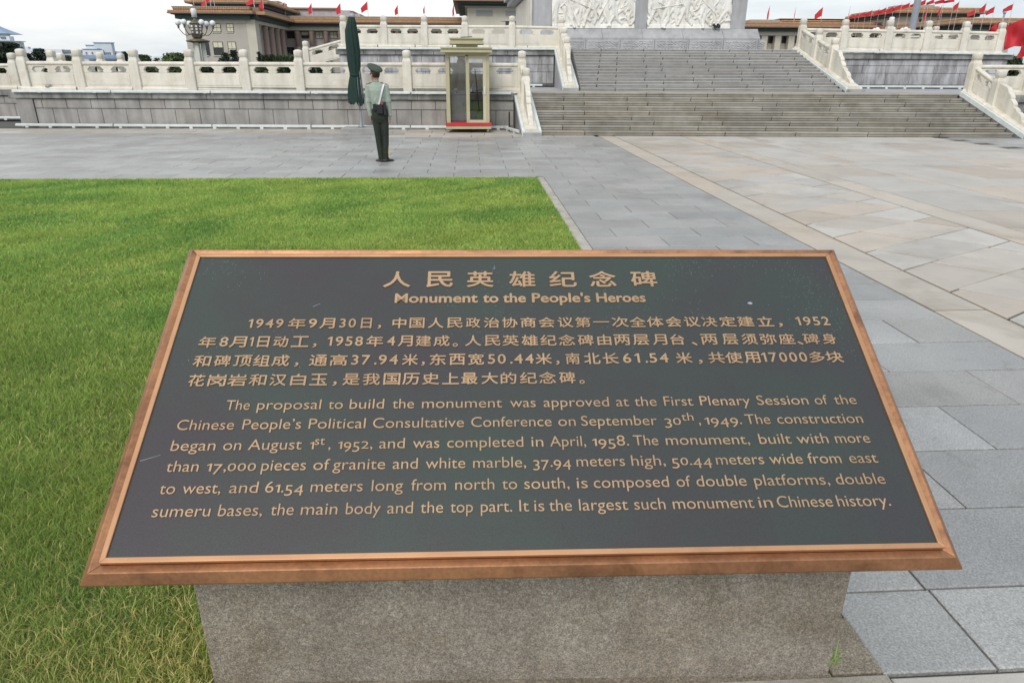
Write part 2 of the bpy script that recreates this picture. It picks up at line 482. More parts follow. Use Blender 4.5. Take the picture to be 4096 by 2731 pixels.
def part(name, mb, material, parent=None, world=False, smooth=False, loc=None, kind=None):
    """world=True: the mesh is given in world coordinates, shift it to the unrotated parent's origin"""
    if world and parent is not None:
        q = parent
        off = Vector((0, 0, 0))
        while q is not None:
            off += Vector(q.location)
            q = q.parent
        mb.v = [(x - off.x, y - off.y, z - off.z) for x, y, z in mb.v]
    o = link(name, mb.mesh(name, material, smooth), parent, loc)
    if kind: o['kind'] = kind
    return o

def copy_tree(o, parent=None):
    c = o.copy(); COL.objects.link(c)
    if parent is not None: c.parent = parent
    for ch in list(o.children):
        copy_tree(ch, c)
    return c

# pixel of the photograph -> point of the place, on the ground or on an upright plane Y = const
def ray(x, y):
    a, b = x - CX, y - CY
    a, b = cr * a + sr * b, -sr * a + cr * b
    return FWD * F_PX + RGT * a - UPV * b
def onY(x, y, Y):
    r = ray(x, y)
    return Vector((0, 0, EYE)) + r * (Y / r.y)
def onG(x, y, z=0.0):
    r = ray(x, y)
    return Vector((0, 0, EYE)) + r * ((z - EYE) / r.z)

# monument frame: u along the stairs, v away from the camera, h up
MO, E1, E2 = Vector((2.03, 20.76, 0)), Vector((1, -0.07, 0)), Vector((-0.02, 1, 0))
def M(u, v, h):
    return MO + E1 * u + E2 * v + Vector((0, 0, h))

# ================================================================ SETTING: ground
g = MB(); g.box(-1500, -300, -0.30, 1500, 2500, -0.06)
tag(part('ground', g, 'ground'), kind='structure')
# mortar bed of the square, one sheet below the slabs
bed = tag(link('square_paving', MB().add([(-16, 1.0, -.018), (26, 1.0, -.018), (26, 24.5, -.018), (-16, 24.5, -.018)], [(0, 1, 2, 3)]).mesh('square_paving', 'joint')), kind='structure')

slab_jobs = []      # (distance, kind, polygon)
ROW = 0.483
def add_rect(kind, x0, y0, x1, y1, gap=None):
    gap = gap or (.0042 if kind == 'grey' else .0095)
    slab_jobs.append((math.hypot((x0 + x1) / 2, (y0 + y1) / 2), kind, [(x0 + gap, y0 + gap), (x1 - gap, y0 + gap), (x1 - gap, y1 - gap), (x0 + gap, y1 - gap)]))

# grey slabs: the lane right of the lawn, and the field behind it
for n in range(0, 40):
    y0 = 1.94 + ROW * (n - 1) if n > 0 else 1.5
    y1 = 1.94 + ROW * n
    if n == 0: continue
    if y1 > 20.32: break
    off = 0.17 if (n % 2 == 0) else 0.67
    lane = y0 < 12.35
    xa = 1.29 if lane else -15.6
    xs = [xa] + [off + k for k in range(-17, 5) if xa + .12 < off + k < 3.60] + [3.70]
    for a, b in zip(xs[:-1], xs[1:]):
        add_rect('grey', a, y0, b, y1)
add_rect('grey', 1.29, 1.57, 1.68, 1.94)
add_rect('grey', 1.68, 1.57, 2.68, 1.94)
add_rect('grey', 2.68, 1.57, 3.70, 1.94)
# beige front band under the camera and beige apron along the terrace foot
for k in range(4):
    add_rect('beige', 1.30 + k * 1.15, 1.05, 2.45 + k * 1.15, 1.566)
for k in range(17):
    for j_, (ya, yb) in enumerate(((20.295, 20.95), (20.96, 21.65), (21.66, 22.40), (22.41, 23.40))):
        if -15.2 + k * 1.2 < 3.6:
            add_rect('grey' if j_ < 2 and k < 11 else 'beige', -15.6 + .4 * (j_ % 2) + k * 1.2, ya, min(3.70, -14.4 + .4 * (j_ % 2) + k * 1.2), yb)
# the border strips of the beige field
def strip(x0, x1, start, ln, kd='tan'):
    y = start
    while y < 20.7:
        add_rect(kd, x0, max(y, 1.57), x1, min(y + ln, 20.9)); y += ln
strip(3.71, 4.16, 1.57, 1.153)
strip(6.15, 6.62, 1.35, 1.30)
strip(7.80, 8.11, 1.6, 1.4, 'beige')
strip(10.45, 10.72, 1.2, 1.5, 'beige')
# diagonal courses between the first two strips
k = 0
y0 = 4.81 - 0.695 * 8
while y0 < 20.6:
    f = lambda x, o: y0 + o + 0.576 * (x - 4.17)
    c1 = 4.42 + (k % 2) * 0.34 + random.uniform(-.05, .05)
    c2 = c1 + 1.02 + random.uniform(-.04, .04)
    # cross joints run at about 45 degrees the other way
    def hit(xc, o, base):
        # point on line through (xc,f(xc,0)) slope -1.05 meeting the course edge with offset o
        # y = f(xc,0) -1.05 (x-xc) ; y = f(x,o)
        x = xc - (o) / (0.576 + 1.05)
        return (x, f(x, o))
    W_ = 0.695
    edges_lo = [(4.17, f(4.17, 0))] + [(c, f(c, 0)) for c in (c1 + .30, c2 + .30)] + [(6.14, f(6.14, 0))]
    edges_hi = [(4.17, f(4.17, W_))] + [hit(c, W_, 0) for c in (c1 + .30, c2 + .30)] + [(6.14, f(6.14, W_))]
    for i in range(3):
        poly = [edges_lo[i], edges_lo[i + 1], edges_hi[i + 1], edges_hi[i]]
        if max(p[1] for p in poly) > 20.9 or min(p[1] for p in poly) < 1.5:
            poly = [(p[0], min(max(p[1], 1.57), 20.9)) for p in poly]
        cxm = sum(p[0] for p in poly) / 4; cym = sum(p[1] for p in poly) / 4
        poly = [(p[0] + (cxm - p[0]) * .014 / max(.1, abs(cxm - p[0])), p[1] + (cym - p[1]) * .014 / max(.1, abs(cym - p[1]))) for p in poly]
        a = sum(poly[q][0] * poly[(q + 1) % 4][1] - poly[(q + 1) % 4][0] * poly[q][1] for q in range(4)) / 2
        if a > 0.05:
            slab_jobs.append((math.hypot(cxm, cym), 'beige', poly))
    y0 += 0.695; k += 1
# broad slabs between the further strips
for (x0, x1, ln, st) in ((6.62, 7.80, 1.62, 1.0), (8.11, 9.30, 1.75, 0.6), (9.30, 10.45, 1.75, 1.5), (10.72, 12.1, 1.75, 0.9), (12.1, 13.4, 1.75, 1.6)):
    y = st
    while y < 20.7:
        add_rect('beige', x0, max(y, 1.57), x1, min(y + ln, 20.9)); y += ln
for n in range(0, 39):
    y0 = 1.94 + ROW * n
    for kx in range(7):
        add_rect('grey', 13.42 + kx + .5 * (n % 2), y0, 14.42 + kx + .5 * (n % 2), y0 + ROW)

def in_view(poly):
    for x, y in poly:
        d = Vector((x, y, 0)) - Vector((0, 0, EYE))
        z = d.dot(FWD)
        if z > 0.2:
            a, b = CX + F_PX * d.dot(XA) / z, CY - F_PX * d.dot(YA) / z
            if -900 < a < 5000 and -60 < b < 3300:
                return True
    return False
slab_jobs = [j for j in slab_jobs if in_view(j[2])] + []
slab_jobs.sort(key=lambda j: j[0])
cache = {}
rest = {'grey': MB(), 'beige': MB(), 'tan': MB()}
count = {'grey': 0, 'beige': 0, 'tan': 0}
LIM = {'grey': 165, 'beige': 104, 'tan': 28}
for d, kind, poly in slab_jobs:
    cx_ = sum(p[0] for p in poly) / len(poly); cy_ = sum(p[1] for p in poly) / len(poly)
    dz = random.uniform(-.0016, .0016)
    loc = [(x - cx_, y - cy_) for x, y in poly]
    top = [(x * (1 - .006 / max(.1, abs(x))), y * (1 - .006 / max(.1, abs(y)))) for x, y in loc]
    n = len(poly)
    vs = [(x, y, -.03) for x, y in loc] + [(x, y, -.004) for x, y in loc] + [(x, y, 0) for x, y in top]
    fs = [tuple(range(2 * n, 3 * n))]
    for i in range(n):
        j = (i + 1) % n
        fs += [(i, j, n + j, n + i), (n + i, n + j, 2 * n + j, 2 * n + i)]
    if count[kind] < LIM[kind]:
        count[kind] += 1
        key = (kind,) + tuple(round(c, 2) for p in loc for c in p)
        if key not in cache:
            cache[key] = MB().add(vs, fs).mesh('paving_slab', 'slab' if kind == 'grey' else kind)
        o = link('paving_slab', cache[key], bed, (cx_, cy_, dz), (random.uniform(-.0007, .0007), random.uniform(-.0007, .0007), 0))
    else:
        rest[kind].add([(x + cx_, y + cy_, z + dz) for x, y, z in vs], fs)
for kind, mtn in (('grey', 'slab'), ('beige', 'beige'), ('tan', 'tan')):
    # colour varies from slab to slab within the joined remainder too
    me = rest[kind].mesh('far_paving_slabs', None)
    base = MA[mtn]
    mats = []
    for q in range(6):
        mq = base.copy(); mq.name = mtn + '_tone'
        oi = [nn for nn in mq.node_tree.nodes if nn.type == 'OBJECT_INFO'][0]
        val = mq.node_tree.nodes.new('ShaderNodeValue'); val.outputs[0].default_value = (q * 0.37 + .11) % 1
        for l in list(mq.node_tree.links):
            if l.from_node == oi:
                mq.node_tree.links.new(val.outputs[0], l.to_socket)
        me.materials.append(mq)
    isl = np.repeat(rng.integers(0, 6, len(me.polygons) // 9 + 1), 9)[:len(me.polygons)]
    me.polygons.foreach_set('material_index', isl.astype(np.int32))
    link('distant_paving_slabs', me, bed)['kind'] = 'stuff'

# ---------------------------------------------------------------- lawn with its kerb
LX0, LX1, LY0, LY1 = -13.5, 1.15, 0.6, 12.36
lawn = MB(); lawn.box(LX0, LY0, -.05, LX1, LY1, -.006)
lawn_o = tag(part('lawn_soil', lawn, 'soil'), kind='structure')
kerb = thing('lawn_kerb', 'pale stone kerb running round the green lawn', 'kerb', (0, 0, 0))
kerb['kind'] = 'structure'; del kerb['category']
y = 12.36
segs = [12.42, 11.3, 10.1, 8.95, 7.8, 6.6, 5.4, 4.2, 3.0, 1.815]
for a, b in zip(segs[:-1], segs[1:]):
    part('kerb_stone', MB().box(1.155, b + .004, -.06, 1.283, a - .004, .006, .004), 'kerb', kerb)
part('kerb_stone', MB().box(1.125, 1.575, -.06, 1.292, 1.810, .008, .004), 'kerb_brown', kerb)
part('kerb_stone', MB().box(-.4, 1.33, -.06, 1.30, 1.565, .008, .004), 'kerb', kerb)
part('kerb_stone', MB().box(-.835, 1.568, -.06, 1.120, 1.66, .003, .002), 'kerb_brown', kerb)
part('kerb_stone', MB().box(-1.6, 1.33, -.06, -.408, 1.50, .008, .004), 'kerb', kerb)
x = 1.15
while x > LX0:
    part('kerb_stone', MB().box(x - 1.19, 12.365, -.06, x - .005, 12.50, .006, .004), 'kerb', kerb); x -= 1.2

# grass: blades as real geometry, denser and finer near the camera
def grass():
    V, Fc, S = [], [], []
    def field(n, x0, x1, y0, y1, h, w, seed):
        r = np.random.default_rng(seed)
        x = r.uniform(x0, x1, n); y = r.uniform(y0, y1, n)
        keep = ~((x > -.848) & (x < 1.16) & (y > 1.56) & (y < 2.16)) & ~((x > -.62) & (y < 1.6))
        # frustum cull
        dxx = x; dz = -EYE
        z = dxx * FWD.x + y * FWD.y + dz * FWD.z
        a = CX + F_PX * (dxx * XA.x + y * XA.y + dz * XA.z) / z
        b = CY - F_PX * (dxx * YA.x + y * YA.y + dz * YA.z) / z
        keep &= (z > .3) & (a > -1000) & (b < 3300)
        x, y = x[keep], y[keep]
        n = len(x)
        # tufts and hollows
        def nf(s, ph):
            X_ = x + .55 / s * 2.1 * np.sin(y * 1.7 * s / 2.1 + ph * 5) + .3 * np.sin(y * .9 + ph)
            Y_ = y + .5 / s * 2.1 * np.sin(X_ * 2.3 * s / 2.1 + ph * 3)
            return (np.sin(X_ * s + ph) * np.cos(Y_ * s * 1.13 + ph * 2) + np.sin((X_ + Y_) * s * .57 + ph * 3) + np.sin(X_ * s * 2.3 - Y_ * s * 1.9 + ph)) / 3
        t = nf(2.1, 1.0) * .5 + nf(5.7, 2.2) * .3 + nf(13.0, 4.0) * .2
        hh = h * (1 + .35 * t) * r.uniform(.5, 1.45, n)
        hh[x > 1.05] *= .8
        ang = r.uniform(0, 2 * np.pi, n)
        lean = r.uniform(.35, 1.7, n) * hh
        la = nf(3.1, .3) * 1.2 + r.normal(0, 2.4, n)
        ww = w * r.uniform(.6, 1.4, n)
        cx, sy = np.cos(ang) * ww, np.sin(ang) * ww
        p = np.zeros((n, 5, 3), np.float32)
        p[:, 0] = np.stack([x - cx, y - sy, np.full(n, -.008)], 1)
        p[:, 1] = np.stack([x + cx, y + sy, np.full(n, -.008)], 1)
        mx_, my_ = x + np.cos(la) * lean * .35, y + np.sin(la) * lean * .35
        p[:, 2] = np.stack([mx_ + cx * .8, my_ + sy * .8, hh * .6], 1)
        p[:, 3] = np.stack([mx_ - cx * .8, my_ - sy * .8, hh * .6], 1)
        p[:, 4] = np.stack([x + np.cos(la) * lean, y + np.sin(la) * lean, hh], 1)
        idx = np.arange(n)[:, None] * 5
        # blade colour: green, some straw, more straw near the front-left corner
        col = np.ones((n, 3))
        g_ = r.uniform(.8, 1.2, n) * (1 + .09 * t)
        col[:, 0] = g_ * (1 + .1 * nf(1.1, .5)); col[:, 1] = g_; col[:, 2] = g_
        dry = np.clip(.03 + .62 * np.exp(-((y - 1.35) / .62) ** 2) + .30 * np.clip(nf(2.3, 5.5) - .1, 0, 1) * np.exp(-(y / 6)), 0, .8)
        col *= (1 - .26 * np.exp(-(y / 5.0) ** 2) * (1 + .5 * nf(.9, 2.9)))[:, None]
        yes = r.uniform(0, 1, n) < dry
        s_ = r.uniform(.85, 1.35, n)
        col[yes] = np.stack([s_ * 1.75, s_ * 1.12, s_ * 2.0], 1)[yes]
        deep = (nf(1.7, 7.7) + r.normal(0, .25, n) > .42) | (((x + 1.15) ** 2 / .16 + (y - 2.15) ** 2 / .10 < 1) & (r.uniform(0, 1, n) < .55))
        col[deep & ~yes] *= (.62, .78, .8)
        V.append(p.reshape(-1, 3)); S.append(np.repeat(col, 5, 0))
        Fc.append((idx, n))
    field(175000, -3.9, 1.162, 1.2, 3.1, .036, .0015, 1)
    field(165000, -5.8, 1.162, 3.1, 5.4, .030, .0023, 2)
    field(180000, -8.0, 1.165, 5.4, 8.4, .028, .0035, 3)
    field(230000, -12.0, 1.165, 8.4, 12.375, .027, .0052, 4)
    V_ = np.concatenate(V); S_ = np.concatenate(S)
    n = len(V_) // 5
    me = bpy.data.meshes.new('grass')
    me.vertices.add(len(V_)); me.vertices.foreach_set('co', V_.astype(np.float32).ravel())
    base = (np.arange(n) * 5)[:, None]
    loops = np.concatenate([base + np.array([[0, 1, 2, 3]]), base + np.array([[3, 2, 4]])], 1).ravel()
    me.loops.add(len(loops)); me.loops.foreach_set('vertex_index', loops.astype(np.int32))
    starts = (np.arange(n)[:, None] * 7 + np.array([[0, 4]])).ravel()
    me.polygons.add(2 * n); me.polygons.foreach_set('loop_start', starts.astype(np.int32))
    me.update(calc_edges=True)
    ca = me.attributes.new('shade', 'FLOAT_COLOR', 'POINT')
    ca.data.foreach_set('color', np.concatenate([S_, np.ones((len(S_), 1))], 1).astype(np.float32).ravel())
    me.materials.append(MA['grass'])
    print('grass blades', n)
    return me
go = link('grass', grass())
tag(go, 'short green lawn grass with straw coloured patches', 'grass', kind='stuff')
# the tuft of weeds at the foot of the sign pedestal
tb = MB()
for k in range(22):
    x, y = random.uniform(1.12, 1.165), random.uniform(1.585, 1.70)
    a = random.uniform(0, 6.28); h = random.uniform(.02, .075); l = random.uniform(.01, .06)
    c, s = math.cos(a), math.sin(a)
    tb.add([(x - s * .0018, y + c * .0018, 0), (x + s * .0018, y - c * .0018, 0), (x + c * l * .4 + s * .0015, y + s * l * .4 - c * .0015, h * .7), (x + c * l * .4 - s * .0015, y + s * l * .4 + c * .0015, h * .7), (x + c * l, y + s * l, h * .92)], [(0, 1, 2, 3), (3, 2, 4)])
me_t = tb.mesh('weed_tuft', 'grass')
ca = me_t.attributes.new('shade', 'FLOAT_COLOR', 'POINT')
ca.data.foreach_set('color', np.tile([.9, 1.1, .9, 1.0], len(me_t.vertices)).astype(np.float32))
tag(link('weed_tuft', me_t), 'small tuft of green weeds in the gap beside the granite plinth', 'weeds', kind='stuff')

# ================================================================ MONUMENT TERRACES
H1, H2 = 1.09, 2.60
VL, VU = 2.1, 10.6

def block_course(parent, name, mname, u0, u1, v, h0, h1, ln, off, proud=0.0, depth=0.25, jit=.12, to=M, gap=.005):
    """a course of separate stones in the plane v, from u0 to u1"""
    u = u0
    first = True
    while u < u1 - .02:
        L_ = ln * random.uniform(1 - jit, 1 + jit)
        if first: L_ = off if off > .05 else L_; first = False
        e = min(u + L_, u1)
        if u1 - e < ln * .25: e = u1
        pr = proud + random.uniform(0, .006)
        mb = MB()
        a, b = u + gap, e - gap
        c = M((a + b) / 2, v, (h0 + h1) / 2)
        bev = .012
        lo = [to(a, v - pr + bev, h0 + gap), to(b, v - pr + bev, h0 + gap), to(b, v - pr + bev, h1 - gap), to(a, v - pr + bev, h1 - gap)]
        fr = [to(a + bev, v - pr, h0 + gap + bev), to(b - bev, v - pr, h0 + gap + bev), to(b - bev, v - pr, h1 - gap - bev), to(a + bev, v - pr, h1 - gap - bev)]
        bk = [to(a, v + depth, h0 + gap), to(b, v + depth, h0 + gap), to(b, v + depth, h1 - gap), to(a, v + depth, h1 - gap)]
        fs = [(4, 5, 6, 7), (11, 10, 9, 8)]
        for i in range(4):
            j = (i + 1) % 4
            fs += [(i, j, 4 + j, 4 + i), (8 + i, 8 + j, j, i)]
        o = part(name, mb.add([p - c for p in lo + fr + bk], fs), mname, parent, loc=c - Vector(parent.location))
        u = e

def core_box(u0, v0, h0, u1, v1, h1, to=M):
    mb = MB()
    return mb.add([to(u, v, h) for u in (u0, u1) for v in (v0, v1) for h in (h0, h1)], [(0, 1, 3, 2), (4, 6, 7, 5), (0, 4, 5, 1), (2, 3, 7, 6), (0, 2, 6, 4), (1, 5, 7, 3)])

# lower terrace
lt = thing('lower_terrace', 'long grey granite lower terrace wall with weathered blocks behind the soldier', 'terrace', M(-8, VL, 0))
for (a_, b_, c_) in ((-16.45, -.1, VL + .06), (-.1, 13.85, 3.06), (13.85, 24, VL + .06)):
    part('core', core_box(a_, c_, -.03, b_, 30, H1 - .012), 'joint', lt, world=True)
    part('paved_floor', core_box(a_, c_ - .04, H1 - .010, b_, 30.05, H1), 'granite_plain', lt, world=True)
for (u0, u1, tagk) in ((-15.95, -.62, 0), (14.40, 20.0, 1)):
    block_course(lt, 'stone_block', 'granite_wall', u0, u1, VL, .10, .575, .79, .55, depth=.04, jit=.02)
    block_course(lt, 'stone_block', 'granite_wall', u0, u1, VL, .58, .872, .79, .25, depth=.04, jit=.03)
    block_course(lt, 'cap_block', 'granite_cap', u0 - (.75 if tagk == 0 else 0), u1, VL, .875, 1.085, 1.6, 1.1, proud=.075, depth=.03, jit=.25)
    part('foot_course', core_box(u0 - .5 * (1 - tagk), VL - .03, -.02, u1, VL + .1, .095), 'granite_cap', lt, world=True)
part('corner_pillar', core_box(-16.5, VL - .03, 0, -15.97, VL + .5, .872), 'granite_wall', lt, world=True)
# set back wing at the far left
lw = thing('terrace_wing', 'short set back terrace wall of grey granite at the left edge of the picture', 'terrace', M(-19, 5.4, 0))
part('core', core_box(-26, 5.44, -.03, -16.45, 30, H1 - .06), 'joint', lw, world=True)
block_course(lw, 'stone_block', 'granite_wall', -25.9, -16.5, 5.4, .10, .56, .95, .6, depth=.03)
block_course(lw, 'stone_block', 'granite_wall', -25.9, -16.5, 5.4, .565, .83, .95, .3, depth=.03)
block_course(lw, 'cap_block', 'granite_cap', -25.9, -16.5, 5.4, .835, 1.03, 1.6, 1.1, proud=.075, depth=.03)

# upper terrace
RD = -0.10          # the right hand part sits a little lower
ut = thing('upper_terrace', 'upper terrace wall of stained grey granite behind the lower railing', 'terrace', M(0, VU, H1))
part('core', core_box(-7.35, VU + .06, H1 - .02, 20.8, 27, H2 - .12), 'joint', ut, world=True)
part('paved_floor', core_box(-7.4, VU + .02, H2 - .115, 11.9, 27, H2 - .10), 'granite_plain', ut, world=True)
for (u0, u1, rd, s) in ((-7.38, 1.75, 0, 0), (12.4, 20.85, RD, 1)):
    block_course(ut, 'stone_block', 'granite_stained', u0, u1, VU, H1 + .14, H1 + .60, 1.0, .7, depth=.04)
    block_course(ut, 'stone_block', 'granite_stained', u0, u1, VU, H1 + .60, H1 + .90, 1.0, .35, depth=.04)
    block_course(ut, 'stone_block', 'granite_stained', u0, u1, VU, H1 + .90, H2 - .26 + rd, 1.0, .7, depth=.04)
    block_course(ut, 'cap_block', 'granite_cap', u0 - .12 * (1 - s), u1 + .14 * s, VU, H2 - .255 + rd, H2 - .02 + rd, 1.5, 1.2, proud=.09, depth=.03)
    # roll moulding along the foot
    mb = MB(); mb.tube([M(u0, VU - .06, H1 + .08), M(u1, VU - .06, H1 + .08)], .065, 12)
    part('roll_moulding', mb, 'granite_cap', ut, world=True, smooth=True)

# ---------------------------------------------------------------- stairs
def stairs(name, label, v0, tread, n, h0, h1, ufn, ln, mname, offs, jg=.014):
    st = thing(name, label, 'staircase', M(ufn(v0)[0], v0, h0))
    rise = (h1 - h0) / n
    for i in range(n):
        v = v0 + tread * i
        ua, ub = ufn(v)
        hb, ht = h0 + rise * i, h0 + rise * (i + 1)
        u = ua
        first = True
        while u < ub - .02:
            L_ = ln * random.uniform(.96, 1.04)
            if first: L_ = offs[i % 2] + (i // 2) * .10 - .0; first = False
            e = min(u + L_, ub)
            if ub - e < .35: e = ub
            g_ = jg
            dv = random.uniform(-.003, .003)
            mb = MB()
            nose = .026
            sec = [(v + dv + .10, hb), (v + dv + .10, hb + .013), (v + dv + nose, hb + .013), (v + dv + nose, ht - .045), (v + dv, ht - .038), (v + dv, ht - .008), (v + dv + .008, ht), (v + tread + .05, ht), (v + tread + .05, hb)]
            mb.prism(sec, lambda a, b, d: M(d, a, b), u + g_, e - g_)
            part('step_block', mb, mname, st, world=True)
            u = e
    ua, ub = ufn(v0)
    mb = MB()
    uc, ud = ufn(v0 + tread * n)
    mb.prism([(v0 + .08, h0 - .02), (v0 + tread * (n - 1) + .08, h1 - rise * 1.2), (v0 + tread * n + .1, h1 - rise * 1.2), (v0 + tread * n + .1, h0 - .02)], lambda a, b, d: M(d, a, b), ua + .02, ub - .02)
    part('core', mb, 'joint', st, world=True)
    return st
stairs('lower_stairs', 'wide lower flight of nine brownish grey stone steps rising from the square', 0, .335, 9, 0, H1 + .012, lambda v: (0.0, 13.72), 2.05, 'step', (1.30, .70))
stairs('upper_stairs', 'narrower upper flight of grey stone steps leading to the monument', 5.1, .40, 14, H1, H2, lambda v: (1.98 + .092 * (v - 5.1), 11.27 + .11 * (v - 5.1)), 1.78, 'step_up', (1.25, .62), .022)
part('landing_edge', core_box(0, 3.02, H1 - .009, 13.72, 5.12, H1 + .006), 'step', bpy.data.objects['lower_stairs'], world=True)

# ---------------------------------------------------------------- marble railings
def post_mesh(h=1.245, w=.25):
    mb = MB()
    a, s = w / 2, w / 2 + .012
    def sq(r, z, ch):
        return [(r - ch, -r, z), (r, -r + ch, z), (r, r - ch, z), (r - ch, r, z), (-r + ch, r, z), (-r, r - ch, z), (-r, -r + ch, z), (-r + ch, -r, z)]
    rr = [sq(s, 0, .012), sq(s, h * .715, .012), sq(s - .004, h * .745, .02), sq(a * .92, h * .785, .02), sq(a * .88, h * .812, .02), sq(a * .84, h * .818, .02)]
    mb.rings(rr)
    return mb
def finial_mesh(h=1.245, w=.25):
    mb = MB()
    a = w / 2
    k = 16
    def sup(r, z, e=5):
        o = []
        for j in range(k):
            q = 2 * math.pi * j / k + math.pi / k
            c, s = math.cos(q), math.sin(q)
            d = (abs(c) ** e + abs(s) ** e) ** (-1 / e)
            o.append((r * c * d, r * s * d, z))
        return o
    mb.rings([sup(a * .86, h * .819, 6), sup(a * .98, h * .826, 6), sup(a * 1.0, h * .950, 6), sup(a * .95, h * .970, 5), sup(a * .66, h * .990, 3), sup(a * .25, h * 1.0, 2)])
    return mb
POST = post_mesh().mesh('post', 'marble')
FIN = finial_mesh().mesh('finial', 'marble', True)
E1n = E1.normalized(); E2n = E2.normalized()
PR = math.atan2(E1.y, E1.x)

def add_post(parent, P, rz=PR, sc=1.0):
    o = link('post', POST, parent, P - Vector(parent.location), (0, 0, rz)); o.scale = (sc, sc, sc)
    link('finial', FIN, o)
    return o

def bay(parent, P0, P1, hw=.125, sc=1.0):
    """panel, supports and hand rail between two posts; P0,P1 are the feet (may differ in height)"""
    d = P1 - P0
    hz = Vector((d.x, d.y, 0)); L_ = hz.length; t = hz / L_
    nrm = Vector((-t.y, t.x, 0))
    org = Vector(parent.location)
    s0, s1 = hw / L_, 1 - hw / L_
    def fn(a, b, dd):
        s = s0 + (s1 - s0) * a
        return P0 + d * s + Vector((0, 0, b * sc)) + nrm * dd - org
    mb = MB(); mb.prism([(0, .128), (1, .128), (1, .555), (0, .555)], fn, -.055, .055)
    for sgn in (-1, 1):
        mb.prism([(.06, .19), (.94, .19), (.94, .50), (.06, .50)], fn, sgn * .054, sgn * .066)
    part('panel', mb, 'marble', parent)
    mb = MB()
    T = .06
    mb.prism([(0, .5552), (.125, .5552), (.09, .64), (.14, .735), (0, .735)], fn, -T, T)
    part('support', mb, 'marble', parent)
    mb = MB(); mb.prism([(1, .5552), (.875, .5552), (.91, .64), (.86, .735), (1, .735)][::-1], fn, -T, T)
    part('support', mb, 'marble', parent)
    mb = MB(); mb.prism([(.425, .5552), (.575, .5552), (.595, .60), (.57, .64), (.635, .735), (.365, .735), (.43, .64), (.405, .60)], fn, -T, T)
    part('support', mb, 'marble', parent)
    mb = MB()
    mb.prism([(0, .7352), (1, .7352), (1, .76), (0, .76)], fn, -.05, .05)
    k = 12
    rr = []
    for a in (0, 1):
        rr.append([fn(a, .82 + .064 * math.sin(2 * math.pi * j / k + math.pi / k), .082 * math.cos(2 * math.pi * j / k + math.pi / k)) for j in range(k)])
    mb.rings(rr)
    part('hand_rail', mb, 'marble', parent)

def sill(parent, P0, P1, w=.19, h=.128):
    d = P1 - P0
    t = Vector((d.x, d.y, 0)).normalized(); nrm = Vector((-t.y, t.x, 0)); org = Vector(parent.location)
    mb = MB()
    L_ = d.length
    n = max(1, round(L_ / 1.72))
    for i in range(n):
        a0, a1 = i / n + .002, (i + 1) / n - .002
        fn = lambda a, b, dd: P0 + d * (a0 + (a1 - a0) * dd) + Vector((0, 0, b)) + nrm * a - org
        mb = MB(); mb.prism([(-w, 0), (w, 0), (w, h * .62), (w - .03, h), (-w + .03, h), (-w, h * .62)], fn, 0, 1)
        part('sill_stone', mb, 'marble', parent)

def railing(label, pts, cat='railing', sl=True, skip=()):
    r = thing('marble_railing', label, cat, pts[0], group='white marble railings of the terraces')
    for i, P in enumerate(pts):
        if i not in skip: add_post(r, P)
    for a, b in zip(pts[:-1], pts[1:]):
        bay(r, a, b)
    if sl:
        t = (pts[-1] - pts[0]).normalized()
        sill(r, pts[0] - t * .17, pts[-1] + t * .17)
    return r
HL = 1.10
uL = [-16.04, -14.28, -12.51, -10.76, -9.04, -7.33, -5.63, -3.95, -2.25]
railing('long cream marble railing on the lower terrace behind the soldier and umbrella', [M(u, VL + .08, HL) for u in uL] + [M(-.33, 2.55, HL)], skip=(9,))
railing('cream marble railing turning back from the left corner of the lower terrace', [M(-16.04, VL + .08 + 1.72 * k, HL) for k in range(5)][1:], sl=True)
railing('cream marble railing of the set back wing at the left edge', [M(u, 5.5, HL - .06) for u in (-16.6, -18.35, -20.1, -21.85)])
railing('cream marble railing on the lower terrace at the right edge of the picture', [M(13.9, 2.5, HL)] + [M(u, VL + .3, HL) for u in (15.55, 17.3, 19.0)], skip=(0,))
HU = H2 - .005
railing('cream marble railing on the upper terrace above the sentry booth', [M(u, VU + .1, HU + .03) for u in (-7.1, -5.4, -3.7, -2.0, -.02)] + [M(2.05, VU + .25, HU)], skip=(5,))
railing('cream marble railing on the upper terrace right of the stairs', [M(12.15, VU + .2, HU - .03)] + [M(u, VU + .1, HU + RD * s) for u, s in ((13.85, .6), (15.7, .8), (17.3, 1), (18.85, 1.2), (20.35, 1.6))], skip=(0,))
railing('cream marble railing running back along the right side of the upper terrace', [M(20.35 - .25 * k, VU + .1 + 1.75 * k, HU + RD * 1.2) for k in range(5)][1:], sl=False)

